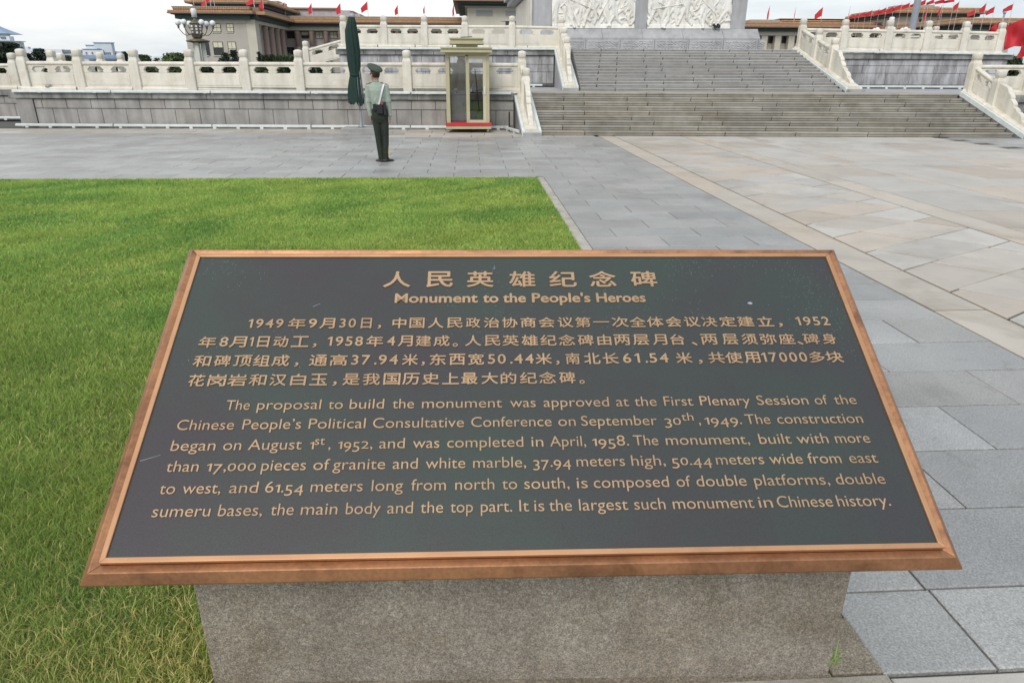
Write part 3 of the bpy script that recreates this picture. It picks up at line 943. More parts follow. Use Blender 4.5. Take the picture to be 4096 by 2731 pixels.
# stair parapets: posts, sloping bays, stepped scroll end on a sloping string stone
def parapet(label, Ptop, Pmid, Pend, Pfoot, ground_h, extra=None, uside=.27):
    """Ptop: foot of the post on the terrace; Pmid: list of post feet down the slope; Pend: where the scroll begins; Pfoot: its lower end"""
    r = thing('stair_parapet', label, 'railing', Ptop, group='marble parapets of the stairs')
    org = Vector(r.location)
    add_post(r, Ptop)
    pts = [Ptop] + Pmid
    for P in Pmid: add_post(r, P)
    for a, b in zip(pts[:-1], pts[1:]): bay(r, a, b)
    # scroll
    A, B = pts[-1], Pfoot
    d = B - A
    hz = Vector((d.x, d.y, 0)); L_ = hz.length; t = hz / L_; nrm = Vector((-t.y, t.x, 0))
    hw = .125 / L_
    prof = [(hw, .10), (hw, .90)]
    # cloud shaped lobes descending towards the drum stone
    lob = [(.16, .86, .05), (.30, .80, .10), (.44, .62, .09), (.56, .46, .08), (.70, .40, .11), (.84, .22, .09)]
    def arc(cx, cy, rx, ry, a0, a1, n=5):
        return [(cx + rx * math.cos(R(a0 + (a1 - a0) * i / n)), cy + ry * math.sin(R(a0 + (a1 - a0) * i / n))) for i in range(n + 1)]
    prof += [(.20, .90)] + arc(.24, .80, .09, .10, 90, 0) + arc(.33, .70, .10, .09, 60, -20) + arc(.44, .56, .085, .085, 60, -30) + arc(.55, .44, .08, .08, 50, -30) + arc(.66, .33, .12, .12, 100, -10) + arc(.84, .19, .10, .09, 80, -20) + [(.98, .12), (.98, .02), (hw, .02)]
    hs = 1.0
    fn = lambda a, b, dd: A + d * a + Vector((0, 0, b * hs)) + nrm * dd - org
    part('scroll_stone', MB().prism(prof[::-1], fn, -.07, .07), 'marble', r)
    # raised drum on the end face
    # sloping string stone under posts and panels
    t2 = (Pfoot - Ptop)
    T2 = Vector((t2.x, t2.y, 0)).normalized(); N2 = Vector((-T2.y, T2.x, 0))
    P0 = Ptop - t2 * .03; P1 = Pfoot + T2 * .10 + Vector((0, 0, 0))
    nseg = 3 if t2.length < 5 else 4
    for i in range(nseg):
        a0, a1 = i / nseg + .002, (i + 1) / nseg - .002
        fs_ = lambda a, b, dd: P0 + (P1 - P0) * (a0 + (a1 - a0) * dd) + Vector((0, 0, b)) + N2 * a - org
        part('string_stone', MB().prism([(-.20, -.06), (.20, -.06), (.20, .10), (.15, .145), (-.15, .145), (-.20, .10)], fs_, 0, 1), 'marble', r)
    # masonry body
    bt, bb = P0, P1
    fnb = lambda a, b, dd: Vector((bt.x + (bb.x - bt.x) * a, bt.y + (bb.y - bt.y) * a, b)) + N2 * dd - org
    part('side_wall', MB().prism([(0, ground_h - .02), (1, ground_h - .02), (1, P1.z - .065), (0, P0.z - .065)], fnb, -.235, .235), 'granite_plain', r)
    part('foot_block', MB().prism([(1.0, ground_h - .02), (1.05, ground_h - .02), (1.05, ground_h + .10), (1.0, ground_h + .10)], fnb, -.26, .26), 'granite_plain', r)
    # painted light strips on both flanks of the string stone
    for s_ in (-1, 1):
        fl = lambda a, b, dd: P0 + (P1 - P0) * a + Vector((0, 0, b)) + N2 * (s_ * dd) - org
        part('light_strip', MB().prism([(.01, -.05), (1.0, -.05), (1.0, .085), (.01, .085)], fl, .205, .285), 'led', r)
    return r
parapet('left parapet of the lower stairs, just right of the sentry booth', M(-.33, 2.55, HL), [M(-.31, 1.45, HL - .50)], None, M(-.28, -.18, .05), 0)
parapet('right parapet of the lower stairs at the right edge of the picture', M(13.9, 2.5, HL), [M(14.0, 1.45, HL - .50)], None, M(14.03, -.18, .05), 0)
def mid(a, b, t): return a + (b - a) * t
for lab, a, b in (('left parapet of the upper stairs beside the relief panels', M(2.05, VU + .25, HU), M(1.62, 5.05, H1 + .06)),
                  ('right parapet of the upper stairs with open sky side flags behind', M(12.15, VU + .2, HU - .03), M(11.55, 5.0, H1 + .06))):
    parapet(lab.replace('with open sky side flags behind', 'in front of the right hand railing'), a, [mid(a, b, .33), mid(a, b, .62)], None, b, H1)

# side stair railing beyond the left end of the upper terrace
sr_ = thing('side_stair_railing', 'sloping marble railing of the side stairs left of the upper terrace', 'railing', M(-7.5, 15, H2))
PA, PB = onY(1350, 247, 35.0), onY(1232, 280, 35.0)
PA.z = PA.z - .0
for a, b in ((PA, PB),):
    add_post(sr_, a + Vector((.4, 0, .1))); add_post(sr_, b)
    bay(sr_, a + Vector((.4, 0, .1)), b)

# white light strips on brackets along wall foot and ledges
def light_strip(label, A, B, bracket_step=.745, drop=.055):
    s = thing('light_strip', label, 'light strip', A, group='white linear light strips on the terraces')
    d = B - A; L_ = d.length; t = d / L_
    h = Vector((t.x, t.y, 0)).normalized(); nrm = Vector((-h.y, h.x, 0))
    n = max(1, int(L_ / 3.0))
    for i in range(n):
        a0, a1 = i / n + .0012, (i + 1) / n - .0012
        fn = lambda a, b, dd: d * (a0 + (a1 - a0) * dd) + nrm * a + Vector((0, 0, b))
        part('housing', MB().prism([(-.035, drop), (.035, drop), (.035, drop + .062), (.01, drop + .072), (-.035, drop + .05)], fn, 0, 1), 'led', s)
    nb = max(2, int(L_ / bracket_step))
    me = MB().box(-.05, -.03, 0, .05, .03, drop).mesh('bracket', 'led')
    for i in range(nb):
        o = link('bracket', me, s, d * ((i + .5) / nb)); o.rotation_euler = (0, 0, math.atan2(t.y, t.x))
    return s
light_strip('long white light strip on brackets along the foot of the lower terrace wall', M(-16.6, VL - .22, 0), M(-.75, VL - .22, 0))
light_strip('short white light strip at the foot of the set back wing at the left edge', M(-21, 5.2, 0), M(-16.9, 5.2, 0))
light_strip('short slanting light strip on the paving beside the stair foot right of the booth', M(-.95, VL - .2, .0), M(-.62, .35, .0))
light_strip('white light strip on the landing left of the upper stairs', M(-5.5, VU - .32, H1), M(1.25, VU - .32, H1))
light_strip('white light strip on the landing right of the upper stairs', M(12.35, VU - .32, H1), M(20.8, VU - .32, H1))
light_strip('thin white light strip under the railing of the lower terrace', M(-16.5, VL - .13, 1.055), M(-.7, VL - .13, 1.055), drop=.012, bracket_step=1.72)
light_strip('thin white light strip under the left railing of the upper terrace', M(-7.4, VU - .15, 2.555), M(1.75, VU - .15, 2.555), drop=.012, bracket_step=1.72)
light_strip('thin white light strip under the right railing of the upper terrace', M(12.45, VU - .15, 2.525), M(20.9, VU - .15, 2.42), drop=.012, bracket_step=1.72)

# ================================================================ RELIEF PEDESTAL OF THE MONUMENT
mo = thing('stone_monument', 'huge grey stone monument pedestal with white marble relief panels above the stairs', 'monument', M(6.3, 15, H2))
VM, VMB = 15.0, 25.5
ML, MR = 1.36, 11.32
FLr = 2.45
# carved base course, stones side by side
u = ML - .85
while u < MR + .84:
    e = min(u + 1.62, MR + .85)
    part('carved_block', core_box(u + .006, VM - .52, FLr, e - .006, VM + .3, 3.14), 'granite_plain', mo, world=True)
    gx, gy = 46, 14
    mb = MB(); pv = []
    for j in range(gy + 1):
        for i in range(gx + 1):
            a_, b_ = i / gx, j / gy
            uu_ = u + .02 + (e - u - .04) * a_; hh_ = 2.64 + .48 * b_
            inn = min(a_, 1 - a_) > .05 and .12 < b_ < .88
            d_ = 0
            if inn:
                q_ = uu_ * 9.0
                d_ = .030 * abs(math.sin(q_ + 2.2 * math.sin(hh_ * 17 + q_ * .7))) + .022 * abs(math.sin(hh_ * 31 + 1.8 * math.sin(q_ * 1.9)))
            elif .05 > a_ or b_ < .1: d_ = .03
            pv.append(M(uu_, VM - .522 - d_, hh_))
    mb.add(pv, [(j * (gx + 1) + i, j * (gx + 1) + i + 1, (j + 1) * (gx + 1) + i + 1, (j + 1) * (gx + 1) + i) for j in range(gy) for i in range(gx)])
    part('carved_scrollwork', mb, 'granite_plain', mo, world=True); u = e
part('carved_base', core_box(ML - .85, VM + .31, FLr, MR + .85, VMB + .5, 3.14), 'granite_plain', mo, world=True)
# plain lip above it
u = ML - .62
prof = [(VM - .50, 3.145), (VM - .50, 3.20), (VM - .34, 3.34), (VM - .14, 3.52), (VM - .10, 3.61), (VM + .3, 3.61), (VM + .3, 3.145)]
while u < MR + .60:
    e = min(u + 1.9, MR + .62)
    part('moulding_block', MB().prism(prof, lambda a, b, d: M(d, a, b), u + .006, e - .006), 'granite_plain', mo, world=True); u = e
part('body', core_box(ML, VM + .05, 3.615, MR, VMB, 8.6), 'granite_plain', mo, world=True)
part('side_moulding', core_box(ML - .3, VM + .31, 3.145, MR + .3, VMB + .3, 3.60), 'granite_plain', mo, world=True)
for (a, b) in ((ML, 2.16), (6.10, 6.68), (10.62, MR)):
    part('pilaster', core_box(a, VM - .06, 3.615, b, VM + .04, 8.6), 'granite_plain', mo, world=True)
# side relief and carved eave seen edge-on at the left
part('side_relief', core_box(ML - .10, VM + 1.0, 3.62, ML - .005, VMB - 1.0, 5.2), 'marble', mo, world=True)
for k_, (a, b, c_) in enumerate(((.55, 5.3, 5.55), (.75, 5.55, 5.9), (.55, 5.9, 6.3))):
    part('carved_eave', core_box(ML - a, VM + 2.4, b, ML - .02, VMB, c_), 'granite_carved', mo, world=True)
part('top_slab', core_box(ML - .8, VM - .6, 8.6, MR + .8, VMB + .8, 9.2), 'granite_carved', mo, world=True)
part('shaft', core_box(4.2, 18.0, 9.2, 8.6, 22.2, 34.0), 'granite_plain', mo, world=True)

def relief(u0, u1, h0, h1, seed):
    """marble relief: a crowd of generic carved figures raised from the panel"""
    r = np.random.default_rng(seed)
    nx, ny = 300, 150
    U = np.linspace(u0, u1, nx); Hh = np.linspace(h0, h1, ny)
    uu, hh = np.meshgrid(U, Hh)
    D_ = np.zeros_like(uu)
    def ell(cx, cy, rx, ry, ang, d, e=1.0):
        nonlocal D_
        c, s = math.cos(ang), math.sin(ang)
        a = ((uu - cx) * c + (hh - cy) * s) / rx; b = (-(uu - cx) * s + (hh - cy) * c) / ry
        q = 1 - a * a - b * b
        D_ = np.maximum(D_, np.where(q > 0, d * np.sqrt(np.clip(q, 0, 1)), 0))
    def limb(x0, y0, x1, y1, w, d):
        nonlocal D_
        dx, dy = x1 - x0, y1 - y0; l2 = dx * dx + dy * dy
        t = np.clip(((uu - x0) * dx + (hh - y0) * dy) / l2, 0, 1)
        q = 1 - ((uu - x0 - t * dx) ** 2 + (hh - y0 - t * dy) ** 2) / (w * (1 - .3 * t)) ** 2
        D_ = np.maximum(D_, np.where(q > 0, d * np.sqrt(np.clip(q, 0, 1)), 0))
    for layer, (dep, yb, n) in enumerate(((.04, h0 + .85, 8), (.065, h0 + .45, 8), (.10, h0 + .10, 7))):
        for k in range(n):
            x = u0 + (k + .5 + r.uniform(-.35, .35)) * (u1 - u0) / n
            y = yb + r.uniform(-.06, .08)
            ln = r.uniform(-.8, .8); s = r.uniform(1.05, 1.35)
            hip = (x, y + .62 * s); sh = (x + math.sin(ln) * .5 * s, y + .62 * s + .50 * s)
            hd = (sh[0] + math.sin(ln) * .18, sh[1] + .20 * s)
            limb(*hip, *sh, .145 * s, dep)
            limb(sh[0] - .10, sh[1] - .04, sh[0] + .10, sh[1] - .04, .09, dep)
            ell(*hd, .085 * s, .11 * s, ln, dep * 1.25)
            for sg in (-1, 1):
                kx = hip[0] + sg * r.uniform(.0, .34); ky = y + r.uniform(.22, .40) * s
                limb(hip[0] + sg * .05, hip[1], kx, ky, .085 * s, dep)
                limb(kx, ky, kx + r.uniform(-.3, .3), y + r.uniform(-.05, .1), .075 * s, dep)
                a = r.uniform(-2.4, .9); l = .29 * s
                ex, ey = sh[0] + sg * .1 + sg * math.cos(a) * l, sh[1] - .03 + math.sin(a) * l
                limb(sh[0] + sg * .11, sh[1] - .05, ex, ey, .055 * s, dep * 1.05)
                a2 = a + r.uniform(-1.3, 1.3)
                limb(ex, ey, ex + sg * math.cos(a2) * .26 * s, ey + math.sin(a2) * .26 * s, .045 * s, dep * 1.05)
            if r.uniform() < .35:
                a = r.uniform(.1, 1.2) * r.choice([-1, 1])
                limb(x - .7 * math.cos(a), y + .9 - .7 * math.sin(a), x + .7 * math.cos(a), y + .9 + .7 * math.sin(a), .022, dep * 1.3)
        D_ = D_ + .004 * np.sin(uu * 13 + np.sin(hh * 7 + uu * 3) * 3) * (D_ > .02)
    # folds and ground line
    D_ += np.where(hh < h0 + .16, .10 * (1 - (hh - h0) / .4), 0)
    for q in range(160):
        x_, y_ = r.uniform(u0, u1), r.uniform(h0 + .2, h1); a_ = r.uniform(0, 3.14); l_ = r.uniform(.08, .3)
        limb(x_, y_, x_ + l_ * math.cos(a_), y_ + l_ * math.sin(a_), r.uniform(.03, .07), r.uniform(.03, .09))
    pts = [M(float(uu[j, i]), VM - .02 - float(D_[j, i]), float(hh[j, i])) for j in range(ny) for i in range(nx)]
    fs = [(j * nx + i, j * nx + i + 1, (j + 1) * nx + i + 1, (j + 1) * nx + i) for j in range(ny - 1) for i in range(nx - 1)]
    mb = MB(); mb.add(pts, fs)
    return mb
MA['relief'] = mat('relief_marble', (0.76, 0.75, 0.71), (0.68, 0.66, 0.60), 1.4, 0.65, bump=.3, bscale=30, streak=.10)
part('relief_panel', relief(2.17, 6.09, 3.62, 6.0, 3), 'relief', mo, world=True, smooth=True)
part('relief_panel', relief(6.69, 10.61, 3.62, 6.0, 5), 'relief', mo, world=True, smooth=True)
# dark camera cluster on the ledge below the right relief
cb = MB()
Pc = M(9.85, VM - .25, 3.62)
for k_ in range(9):
    a = random.uniform(0, 6.28)
    cb.sphere((Pc.x + random.uniform(-.20, .20), Pc.y + random.uniform(-.06, .06), Pc.z + .05 + random.uniform(0, .14)), random.uniform(.035, .07), 8, 5, (1.5, .8, .8))
cb.tube([(Pc.x, Pc.y, Pc.z - .02), (Pc.x - .05, Pc.y, Pc.z + .12)], .012, 6)
o = tag(part('dark_bundle', cb, 'black'), 'small dark bundle lying on the grey ledge under the right relief', 'bundle')

# ================================================================ GREAT HALL AND FAR BUILDINGS
def Bx(th, name, mname, px0, py0, px1, py1, Y, dY, extra=0, top=None):
    """box whose front face spans the given pixels on the plane Y, running back dY"""
    a, b = onY(px0, py0, Y), onY(px1, py1, Y)
    x0, x1 = a.x, onY(px1, py0, Y).x; z0, z1 = min(a.z, b.z), max(a.z, b.z)
    if py1 >= 330: z0 = -.05
    mb = MB().box(x0, Y, z0, x1, Y + dY, z1)
    return part(name, mb, mname, th, world=True), (x0, x1, z0, z1)

def window(th, px0, py0, px1, py1, Y, lit=1.0, mull=1):
    a, b = onY(px0, py1, Y), onY(px1, py0, Y)
    w = b.x - a.x; h = b.z - a.z
    org = Vector(th.location)
    o = Vector((a.x, Y, a.z)) - org
    t = .09 * w ** .5
    f = MB()
    D1, D2 = -.22, .05
    for (x0, z0, x1, z1) in ((0, 0, t, h), (w - t, 0, w, h), (t, 0, w - t, t), (t, h - t, w - t, h), (t, h * .48, w - t, h * .48 + t * .8)):
        f.box(x0, D1, z0, x1, D2, z1)
    if mull: f.box(w / 2 - t * .35, D1 + .03, t, w / 2 + t * .35, D2, h - t)
    fr = link('window', f.mesh('window', 'sash'), th, o)
    link('pane', MB().box(t * .8, -.10, t * .8, w - t * .8, -.07, h - t * .8).mesh('pane', 'glass_dark'), fr)
    if lit > 0:
        c = MB(); n = 10
        for i in range(n):
            xa = t + (w - 2 * t) * i / n; xb = t + (w - 2 * t) * (i + .93) / n
            c.box(xa, -.135 - .02 * (i % 2), h * (1 - lit) + t, xb, -.105, h - t)
        link('curtain', c.mesh('curtain', 'curtain'), fr)
    return fr

def eave(th, x0, x1, zb, Y0, Y1, steps):
    """layered tiled cornice; steps: list of (height, overhang, material, name)"""
    z = zb
    for h, ov, mname, nm in steps:
        mb = MB().box(x0 - ov, Y0 - ov, z + .01, x1 + ov, Y1, z + h)
        part(nm, mb, mname, th, world=True)
        if mname == 'tile':   # rounded tile ribs along the slope edge
            rb = MB(); n = int((x1 - x0 + 2 * ov) / .9)
            for i in range(n):
                xx = x0 - ov + (i + .5) * (x1 - x0 + 2 * ov) / n
                rb.box(xx - .16, Y0 - ov - .16, z + .03, xx + .16, Y0 - ov - .002, z + h - .03)
            part('tile_ribs', rb, mname, th, world=True, kind='stuff')
        z += h
    return z

YA_, YB_ = 300.0, 352.0
k = lambda px, py, Y: onY(px, py, Y)
# --- south wing
w1 = thing('great_hall_wing', 'big sandstone wing with ochre tiled cornice and lit windows behind the ornate lamp', 'building', (k(900, 300, YA_).x, YA_ + 20, 0))
a, b = k(752, 200, YA_), k(998, 200, YA_)
X0, X1 = a.x, b.x
zt = k(850, 78, YA_).z
part('wall', MB().box(X0, YA_, -.05, X1, YB_ + 30, zt - .02), 'building', w1, world=True)
part('wall_band', MB().box(X0 - .2, YA_ - .2, k(850, 93, YA_).z, X1 + .2, YB_ + 30, zt), 'building_light', w1, world=True)
px = lambda n: n / 2939 * YA_
steps1 = [(px(14), 2.2, 'frieze', 'frieze'), (px(3), 3.2, 'frieze', 'bracket_band'), (px(5), 4.2, 'tile_edge', 'roof_edge'), (px(6.5), 4.0, 'tile', 'tiled_roof'), (px(5), 2.4, 'tile_edge', 'roof_edge'), (px(6.5), 2.6, 'tile', 'tiled_roof'), (px(2.5), 2.8, 'roof_grey', 'roof_ridge')]
zr1 = eave(w1, X0, X1, zt, YA_, YB_ + 30, steps1)
for (x0, x1, y0, y1, lit) in ((852, 881, 96, 128, 1), (909, 932, 96, 128, 1), (858, 890, 168, 222, .45), (917, 942, 168, 222, 1), (819, 834, 168, 222, 0)):
    window(w1, x0, y0, x1, y1, YA_, lit)
    aa, bb = k(x0 - 2, y1 + 4, YA_), k(x1 + 2, y1 + .5, YA_)
    part('window_sill', MB().box(aa.x, YA_ - .35, aa.z, bb.x, YA_ + .1, bb.z), 'building_light', w1, world=True)
# colonnade on the receding side
zc = k(1100, 122, YB_).z
for i in range(5):
    yy = YA_ + 9 + i * 9.5
    mb = MB(); mb.lathe([(1.35, -.05), (1.35, .6), (1.15, .8), (1.05, zc - 1.2), (1.3, zc - .9), (1.3, zc)], (X1 + 2.0, yy, 0), 14)
    part('column', mb, 'column_pink', w1, world=True, smooth=True)
part('dark_recess', MB().box(X1 + .01, YA_ + 5, -.05, X1 + .3, YB_, zc), 'building', w1, world=True)
part('end_pier', MB().box(X1 + .005, YA_, -.05, X1 + 3.4, YA_ + 5.5, zt - .03), 'building_light', w1, world=True)
part('side_lintel', MB().box(X1 + .31, YA_ + 5.51, zc + .01, X1 + 3.4, YB_ + 10, zt - .03), 'building_light', w1, world=True)
for (h0, h1, mname, nm, ov) in ((0, px(17), 'frieze', 'frieze', 4.6), (px(17), px(28.5), 'tile', 'tiled_roof', 7.6), (px(28.5), px(42), 'tile_edge', 'roof_edge', 5.4)):
    part(nm, MB().box(X1 + .2, YA_ + .02 * ov, zt + h0 + .02, X1 + ov, YB_ + 20, zt + h1), mname, w1, world=True)
# rooftop storey of the wing
UY = YA_ + 26
a2, b2 = k(800, 30, UY), k(1040, 30, UY)
zu = k(850, 31, UY).z
part('upper_wall', MB().box(a2.x, UY, zr1 - .5, b2.x, UY + 60, zu), 'lavender', w1, world=True)
pu = lambda n: n / 2939 * UY
eave(w1, a2.x, b2.x, zu, UY, UY + 60, [(pu(11), 2.2, 'frieze', 'frieze'), (pu(4), 4.4, 'tile_edge', 'roof_edge'), (pu(6), 4.6, 'tile', 'tiled_roof'), (pu(4), 2.5, 'tile_edge', 'roof_edge'), (pu(7), 2.0, 'tile', 'tiled_roof')])
part('rooftop_box', MB().box(k(912, 0, UY - 8).x, UY - 8, zr1, k(930, 0, UY - 8).x, UY - 6, zr1 + 1.2), 'white_stone', w1, world=True)
# --- connecting range with windows between pink columns
w2 = thing('great_hall_range', 'long sandstone range with pink columns and lit windows between wing and centre', 'building', (k(1400, 300, YB_).x, YB_ + 30, 0))
XA0, XA1 = X1 - 1, k(1885, 100, YB_).x
ztB = k(1250, 107, YB_).z
part('wall', MB().box(XA0, YB_ + 4, -.05, XA1, YB_ + 60, ztB), 'building', w2, world=True)
part('lintel', MB().box(XA0, YB_, k(1250, 123, YB_).z, XA1, YB_ + 3.99, ztB), 'building_light', w2, world=True)
pb = lambda n: n / 2939 * YB_
zr2 = eave(w2, XA0, XA1, ztB, YB_, YB_ + 60, [(pb(10), 1.8, 'frieze', 'frieze'), (pb(4), 4.0, 'tile_edge', 'roof_edge'), (pb(6.5), 4.2, 'tile', 'tiled_roof'), (pb(5), 2.4, 'tile_edge', 'roof_edge'), (pb(7), 2.0, 'tile', 'tiled_roof'), (pb(3), 2.2, 'roof_grey', 'roof_ridge')])
for i in range(13):
    pxx = 1135 + i * 57
    c0 = k(pxx, 200, YB_)
    zz = k(pxx, 123.5, YB_).z
    mb = MB(); mb.lathe([(1.45, -.05), (1.45, .6), (1.2, .8), (1.1, zz * .62)], (c0.x, YB_ + 1.6, 0), 14)
    part('column_shaft', mb, 'building', w2, world=True, smooth=True)
    mb = MB(); mb.lathe([(1.09, zz * .622), (1.05, zz - 1.4), (1.3, zz - 1.0), (1.3, zz)], (c0.x, YB_ + 1.6, 0), 14)
    part('column_head', mb, 'column_pink', w2, world=True, smooth=True)
    if i < 12:
        lit = 0 if i == 0 else (.6 if i == 1 else 1)
        for (y0, y1) in ((127, 155), (190, 225)):
            window(w2, pxx + 15, y0, pxx + 42, y1, YB_ + 3.95, lit)
# stepped parapets above the range
for (x0, x1, y0, y1, Y, mm) in ((1080, 1400, 40, 72, 380, 'lavender'), (1400, 1440, 56, 72, 384, 'lavender')):
    Bx(w2, 'parapet_wall', mm, x0, y0, x1, y1, Y, 20)
Bx(w2, 'parapet_roof', 'tile_edge', 1080, 30, 1345, 39.5, 379, 22)
Bx(w2, 'parapet_roof', 'tile_edge', 1346, 44, 1412, 55.5, 383, 18)
Bx(w2, 'upper_wall', 'lavender', 1040, 12, 1135, 70, 372, 6)
Bx(w2, 'upper_roof', 'tile', 1046, 4, 1112, 12, 371, 8)
# --- central block behind the kiosk
YC = 330.0
w3 = thing('great_hall_centre', 'tall cream stone central block with carved panels behind the sentry booth', 'building', (k(2000, 300, YC).x, YC + 20, 0))
a3, b3 = k(1869, 60, YC), k(2420, 60, YC)
z3 = k(1900, 31, YC).z
part('wall', MB().box(a3.x, YC, -.05, b3.x, YC + 70, z3), 'building_light', w3, world=True)
pc = lambda n: n / 2939 * YC
eave(w3, a3.x, b3.x, z3, YC, YC + 70, [(pc(5), 1.0, 'building', 'cornice'), (pc(5), 2.6, 'frieze', 'frieze'), (pc(8), 4.2, 'frieze', 'bracket_band'), (pc(6), 6.0, 'tile_edge', 'roof_edge'), (pc(8), 5.6, 'tile', 'tiled_roof'), (pc(14), 3.0, 'tile_edge', 'roof_edge')])
for (x0, x1, y0, y1) in ((1905, 1970, 42, 66), (2022, 2080, 44, 66)):
    Bx(w3, 'carved_panel', 'granite_carved', x0, y0, x1, y1, YC - .15, .3)
window(w3, 2022, 84, 2068, 122, YC, 0)
Bx(w3, 'window_surround', 'white_stone', 2004, 82, 2084, 85.5, YC - .35, .4)
# --- north range, right of the monument
YR = 345.0
w4 = thing('north_range', 'long low sandstone range with brown tiled roof right of the monument', 'building', (k(3300, 300, YR).x, YR + 20, 0))
aR, bR = k(2900, 200, YR), k(3830, 200, YR)
zR = k(3100, 127, YR).z
part('wall', MB().box(aR.x, YR + 4, -.05, bR.x, YR + 50, zR), 'building_light', w4, world=True)
part('lintel', MB().box(aR.x, YR, k(3100, 143, YR).z, bR.x, YR + 3.98, zR), 'building_light', w4, world=True)
pr = lambda n: n / 2939 * YR
zr4 = eave(w4, aR.x, bR.x, zR, YR, YR + 50, [(pr(12), 1.8, 'frieze', 'frieze'), (pr(3), 4.4, 'tile_edge', 'roof_edge'), (pr(6), 4.6, 'tile', 'tiled_roof'), (pr(2), 4.7, 'column_pink', 'roof_ridge'), (pr(6), 2.2, 'tile_edge', 'roof_edge'), (pr(6), 1.8, 'tile', 'tiled_roof')])
Bx(w4, 'upper_roof', 'roof_grey', 3005, 79, 3128, 88, 372, 20)
Bx(w4, 'upper_roof', 'tile_edge', 3122, 75, 3600, 80, 371, 20)
Bx(w4, 'upper_roof', 'tile', 3126, 80.2, 3600, 89, 371.5, 20)
for i in range(17):
    pxx = 3004 + i * 54
    c0 = k(pxx, 170, YR)
    zz = k(pxx, 143.5, YR).z
    part('pillar', MB().box(c0.x - 1.4, YR + .3, -.05, c0.x + 1.4, YR + 3.0, zz), 'building_light', w4, world=True)
    if i < 16: window(w4, pxx + 14, 147, pxx + 34, 174, YR + 3.95, 0)
# --- north corner block
YN = 285.0
w5 = thing('north_wing', 'stepped sandstone corner block with tiled roofs behind the big red flags', 'building', (k(3900, 300, YN).x, YN + 20, 0))
aN, bN = k(3838, 150, YN), k(4045, 150, YN)
zN = k(3850, 118, YN).z
part('wall', MB().box(aN.x, YN, -.05, bN.x, YN + 70, zN), 'building', w5, world=True)
part('wall_band', MB().box(aN.x - .2, YN - .2, k(3850, 134, YN).z, bN.x + .2, YN + 70, zN), 'building_light', w5, world=True)
pn = lambda n: n / 2939 * YN
eave(w5, aN.x, bN.x, zN, YN, YN + 70, [(pn(12), 2.2, 'frieze', 'frieze'), (pn(3), 4.0, 'frieze', 'bracket_band'), (pn(4), 5.4, 'tile_edge', 'roof_edge'), (pn(7), 5.6, 'tile', 'tiled_roof'), (pn(4), 3.6, 'roof_grey', 'roof_ridge'), (pn(4), 3.2, 'tile_edge', 'roof_edge'), (pn(7), 2.4, 'tile', 'tiled_roof')])
for q, (yy, pxw) in enumerate(((YN + 12, 0), (YN + 26, 0), (YN + 40, 0))):
    part('side_window', MB().box(aN.x - .15, yy, zN * .45, aN.x + .05, yy + 4.5, zN * .72), 'glass_dark', w5, world=True)
YT = 330.0
aT, bT = k(3590, 90, YT), k(3888, 90, YT)
zT = k(3650, 68, YT).z
part('upper_wall', MB().box(aT.x, YT, 5, bT.x, YT + 40, zT), 'building', w5, world=True)
pt = lambda n: n / 2939 * YT
eave(w5, aT.x, bT.x, zT, YT, YT + 40, [(pt(11), 1.8, 'frieze', 'frieze'), (pt(5), 4.4, 'tile_edge', 'roof_edge'), (pt(6), 4.2, 'tile', 'tiled_roof'), (pt(5), 2.2, 'tile_edge', 'roof_edge'), (pt(6), 1.6, 'tile', 'tiled_roof')])
for x0 in (3675, 3748, 3800): window(w5, x0, 76, x0 + 14, 92, YT, 0)
for (x0, y0, x1, y1, Y) in ((3610, 20, 3740, 33, 350), (3655, 26, 3760, 34, 346)):
    Bx(w5, 'top_roof', 'roof_grey', x0, y0, x1, y1, Y, 12)

# ---------------------------------------------------------------- far town at the left
def hip_roof(th, x0, x1, Y0, Y1, z0, z1, ov, mname):
    n = 7
    rr = []
    for i in range(n + 1):
        t = i / n
        s = (1 - t) ** 1.6
        cx, cy = (x0 + x1) / 2, (Y0 + Y1) / 2
        hx, hy = ((x1 - x0) / 2 + ov) * (s * .97 + .03), ((Y1 - Y0) / 2 + ov) * (s * .97 + .03)
        z = z0 + (z1 - z0) * t
        rr.append([(cx - hx, cy - hy, z), (cx + hx, cy - hy, z), (cx + hx, cy + hy, z), (cx - hx, cy + hy, z)])
    part('roof', MB().rings(rr), mname, th, world=True)
YP = 420.0
t1 = thing('pavilion_tower', 'pale tower with curved blue roof rising over dark trees at the left edge', 'building', (k(-20, 300, YP).x, YP + 15, 0))
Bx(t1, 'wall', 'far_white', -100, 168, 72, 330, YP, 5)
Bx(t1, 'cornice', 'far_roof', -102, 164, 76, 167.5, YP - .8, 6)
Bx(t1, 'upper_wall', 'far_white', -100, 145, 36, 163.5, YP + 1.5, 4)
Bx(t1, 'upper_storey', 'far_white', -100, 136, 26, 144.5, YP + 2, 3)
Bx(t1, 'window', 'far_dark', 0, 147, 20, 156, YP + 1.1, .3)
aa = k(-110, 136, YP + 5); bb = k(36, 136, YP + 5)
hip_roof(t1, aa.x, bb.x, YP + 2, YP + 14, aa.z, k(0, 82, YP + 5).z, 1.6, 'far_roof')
def far_block(label, boxes, Y, name='far_building'):
    xm = (boxes[0][1] + boxes[0][3]) / 2
    t = thing(name, label, 'building', (k(xm, 300, Y).x, Y + 5, 0), group='distant buildings beyond the square')
    for (m_, x0, y0, x1, y1, dy, nm) in boxes:
        Bx(t, nm, m_, x0, y0, x1, y1, Y + dy, 4)
    return t
